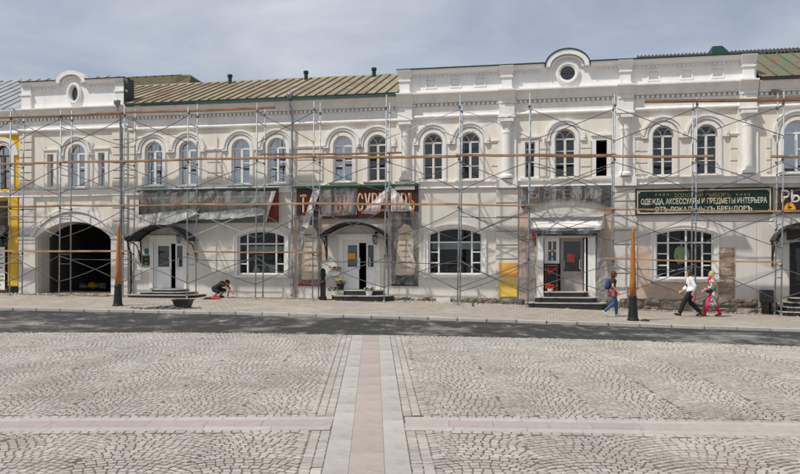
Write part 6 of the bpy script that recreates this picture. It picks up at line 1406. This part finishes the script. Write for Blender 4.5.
for i in range(len(UF) - 1):
    for k, zl in enumerate(LV):
        for y in (YF - .04, YR + .04):
            if y > -1 and rs.random() < .80: continue
            if rs.random() < .06: continue
            hi, lo = zl - .18, zl - .18 - rs.uniform(1.15, 1.35); s1_, s2_ = rs.uniform(-.13, .16), rs.uniform(-.13, .16)
            m = BRACEM if rs.random() < .9 else PIPEM
            rod((UF[i] + .01 * zl, y - .02, gf[i] + hi), (UF[i + 1] + .01 * zl, y - .02, gf[i + 1] + lo), .0165, s1_, m, 'brace'); rod((UF[i] + .01 * zl, y + .02, gf[i] + lo), (UF[i + 1] + .01 * zl, y + .02, gf[i + 1] + hi), .0165, s2_, m, 'brace')
    if i in (2, 4, 7, 10, 6): z_ = 1.72; rod((UF[i], YR, gf[i] + z_), (UF[i + 1], YR, gf[i + 1] + z_), .018, .02, BRACEM, 'ledger')
    if i in (0, 1, 8, 11): rod((UF[i], YR, gf[i] + 3.75), (UF[i + 1], YR, gf[i + 1] + 3.75), .018, .03, BRACEM, 'ledger')
def zlev(u, k): 
    for i in range(len(UF) - 1):
        if u <= UF[i + 1]: t = (u - UF[i]) / (UF[i + 1] - UF[i]); return gf[i] + (gf[i + 1] - gf[i]) * t + LV[k]
    return gf[-1] + LV[k]
def plank(label, pa, pb, k, dz=0.0, y=-1.50, th=.085, wd=.26, seed=0):
    th *= .78
    a, b = U(pa, 1.5), U(pb, 1.5); za, zb_ = zlev(a, k) + dz, zlev(b, k) + dz; n = 8; bm = BM(); r_ = random.Random(label); rows = []
    for i in range(n + 1):
        t = i / n; u = a + (b - a) * t; z = za + (zb_ - za) * t - .03 * math.sin(math.pi * t) + r_.uniform(-.006, .006)
        rows.append([bm.verts.new((u, y + dy, z + zz_)) for dy, zz_ in ((-wd / 2, 0), (wd / 2, 0), (wd / 2, th), (-wd / 2, th))])
    for p_, q in zip(rows, rows[1:]):
        for j in range(4): bm.faces.new((p_[j], q[j], q[(j + 1) % 4], p_[(j + 1) % 4]))
    bm.faces.new(rows[0]); bm.faces.new(rows[-1][::-1]); one('scaffold_plank', label, 'plank', bm, WOOD, ((a + b) / 2, y, (za + zb_) / 2), 'planks on the scaffold')
PL = [('thin topmost plank before the pavilion cornice at the far left', -40, 122, 3, 0, -1.5, .06), ('dark topmost plank ending below the rusty roof', 97, 274, 3, .06, -1.42, .085), ('long topmost plank at the right end of the scaffold', 645, 860, 3, .06, -1.5, .11),
 ('plank before the pavilion windows at the far left', -40, 66, 2, 0, -1.5, .085), ('plank across the pavilion windows', 64, 190, 2, .02, -1.45, .09), ('plank across the first four windows of the green roofed house', 186, 316, 2, .04, -1.5, .09), ('raised thin plank before the middle upper windows', 255, 398, 2, .30, -.75, .06), ('plank before the upper windows above the souvenir sign', 312, 459, 2, .03, -1.45, .10), ('plank before the two upper windows left of the slate sign', 456, 534, 2, .09, -1.5, .10), ('thick plank below the small upper windows above the slate sign', 532, 616, 2, .07, -1.47, .13), ('rust brown plank before the upper windows above the green sign', 612, 713, 2, .05, -1.5, .10), ('short upper plank at the right edge', 771, 860, 2, .03, -1.5, .09),
 ('middle level plank at the far left below the yellow wall', -40, 60, 1, 0, -1.5, .085), ('middle level plank before the top of the archway', 58, 190, 1, .02, -1.46, .085), ('pale middle level plank across the film wrapped sign', 182, 316, 1, .03, -1.5, .095), ('middle level plank across the souvenir sign', 310, 462, 1, .04, -1.46, .10), ('middle level plank left of the slate sign', 458, 534, 1, .04, -1.5, .07), ('middle level plank right of the slate sign', 606, 644, 1, -.05, -1.5, .06), ('middle level plank across the lower edge of the green sign', 640, 800, 1, -.07, -1.44, .08),
 ('lowest plank before the carriage archway', -40, 129, 0, .02, -1.5, .10), ('lowest pale plank before the left shop window', 188, 320, 0, .02, -1.5, .085), ('lowest plank before the bare wall at the right', 604, 779, 0, .03, -1.5, .08)]
for q in PL: plank(*q)

# ================================================================== pieces that stand apart become parts of their own
def islands(o):
    bm = bmesh.new(); bm.from_mesh(o.data); bm.verts.ensure_lookup_table(); seen = set(); out_ = []
    for v in bm.verts:
        if v.index in seen: continue
        st, grp = [v], []; seen.add(v.index)
        while st:
            q = st.pop(); grp.append(q.index)
            for e in q.link_edges:
                w_ = e.other_vert(q)
                if w_.index not in seen: seen.add(w_.index); st.append(w_)
        out_.append(grp)
    polys = [(tuple(v.index for v in f.verts)) for f in bm.faces]; co = [v.co.copy() for v in bm.verts]; bm.free(); return out_, polys, co
SPLIT = {'coping_flashing', 'leg', 'passage_wall', 'floor_slab', 'side_wall', 'porch_frame', 'window_display', 'heart', 'batten', 'ornament'}
for o in list(COL.objects):
    nm = o.name.split('.')[0]
    if o.type != 'MESH': continue
    if nm in SPLIT:
        isl, polys, co = islands(o)
        if len(isl) < 2: continue
        mat = o.data.materials[0]; par = o.parent; k = o.get('kind')
        for g in isl:
            gs = {i: j for j, i in enumerate(g)}; me = bpy.data.meshes.new(nm); me.from_pydata([co[i] for i in g], [], [tuple(gs[i] for i in p) for p in polys if p[0] in gs]); n_ = link(nm, me, mat, par)
        bpy.data.objects.remove(o)
    elif nm in ('lettering', 'flowers', 'leaves', 'print_line') and o.parent is not None: o['kind'] = 'stuff'
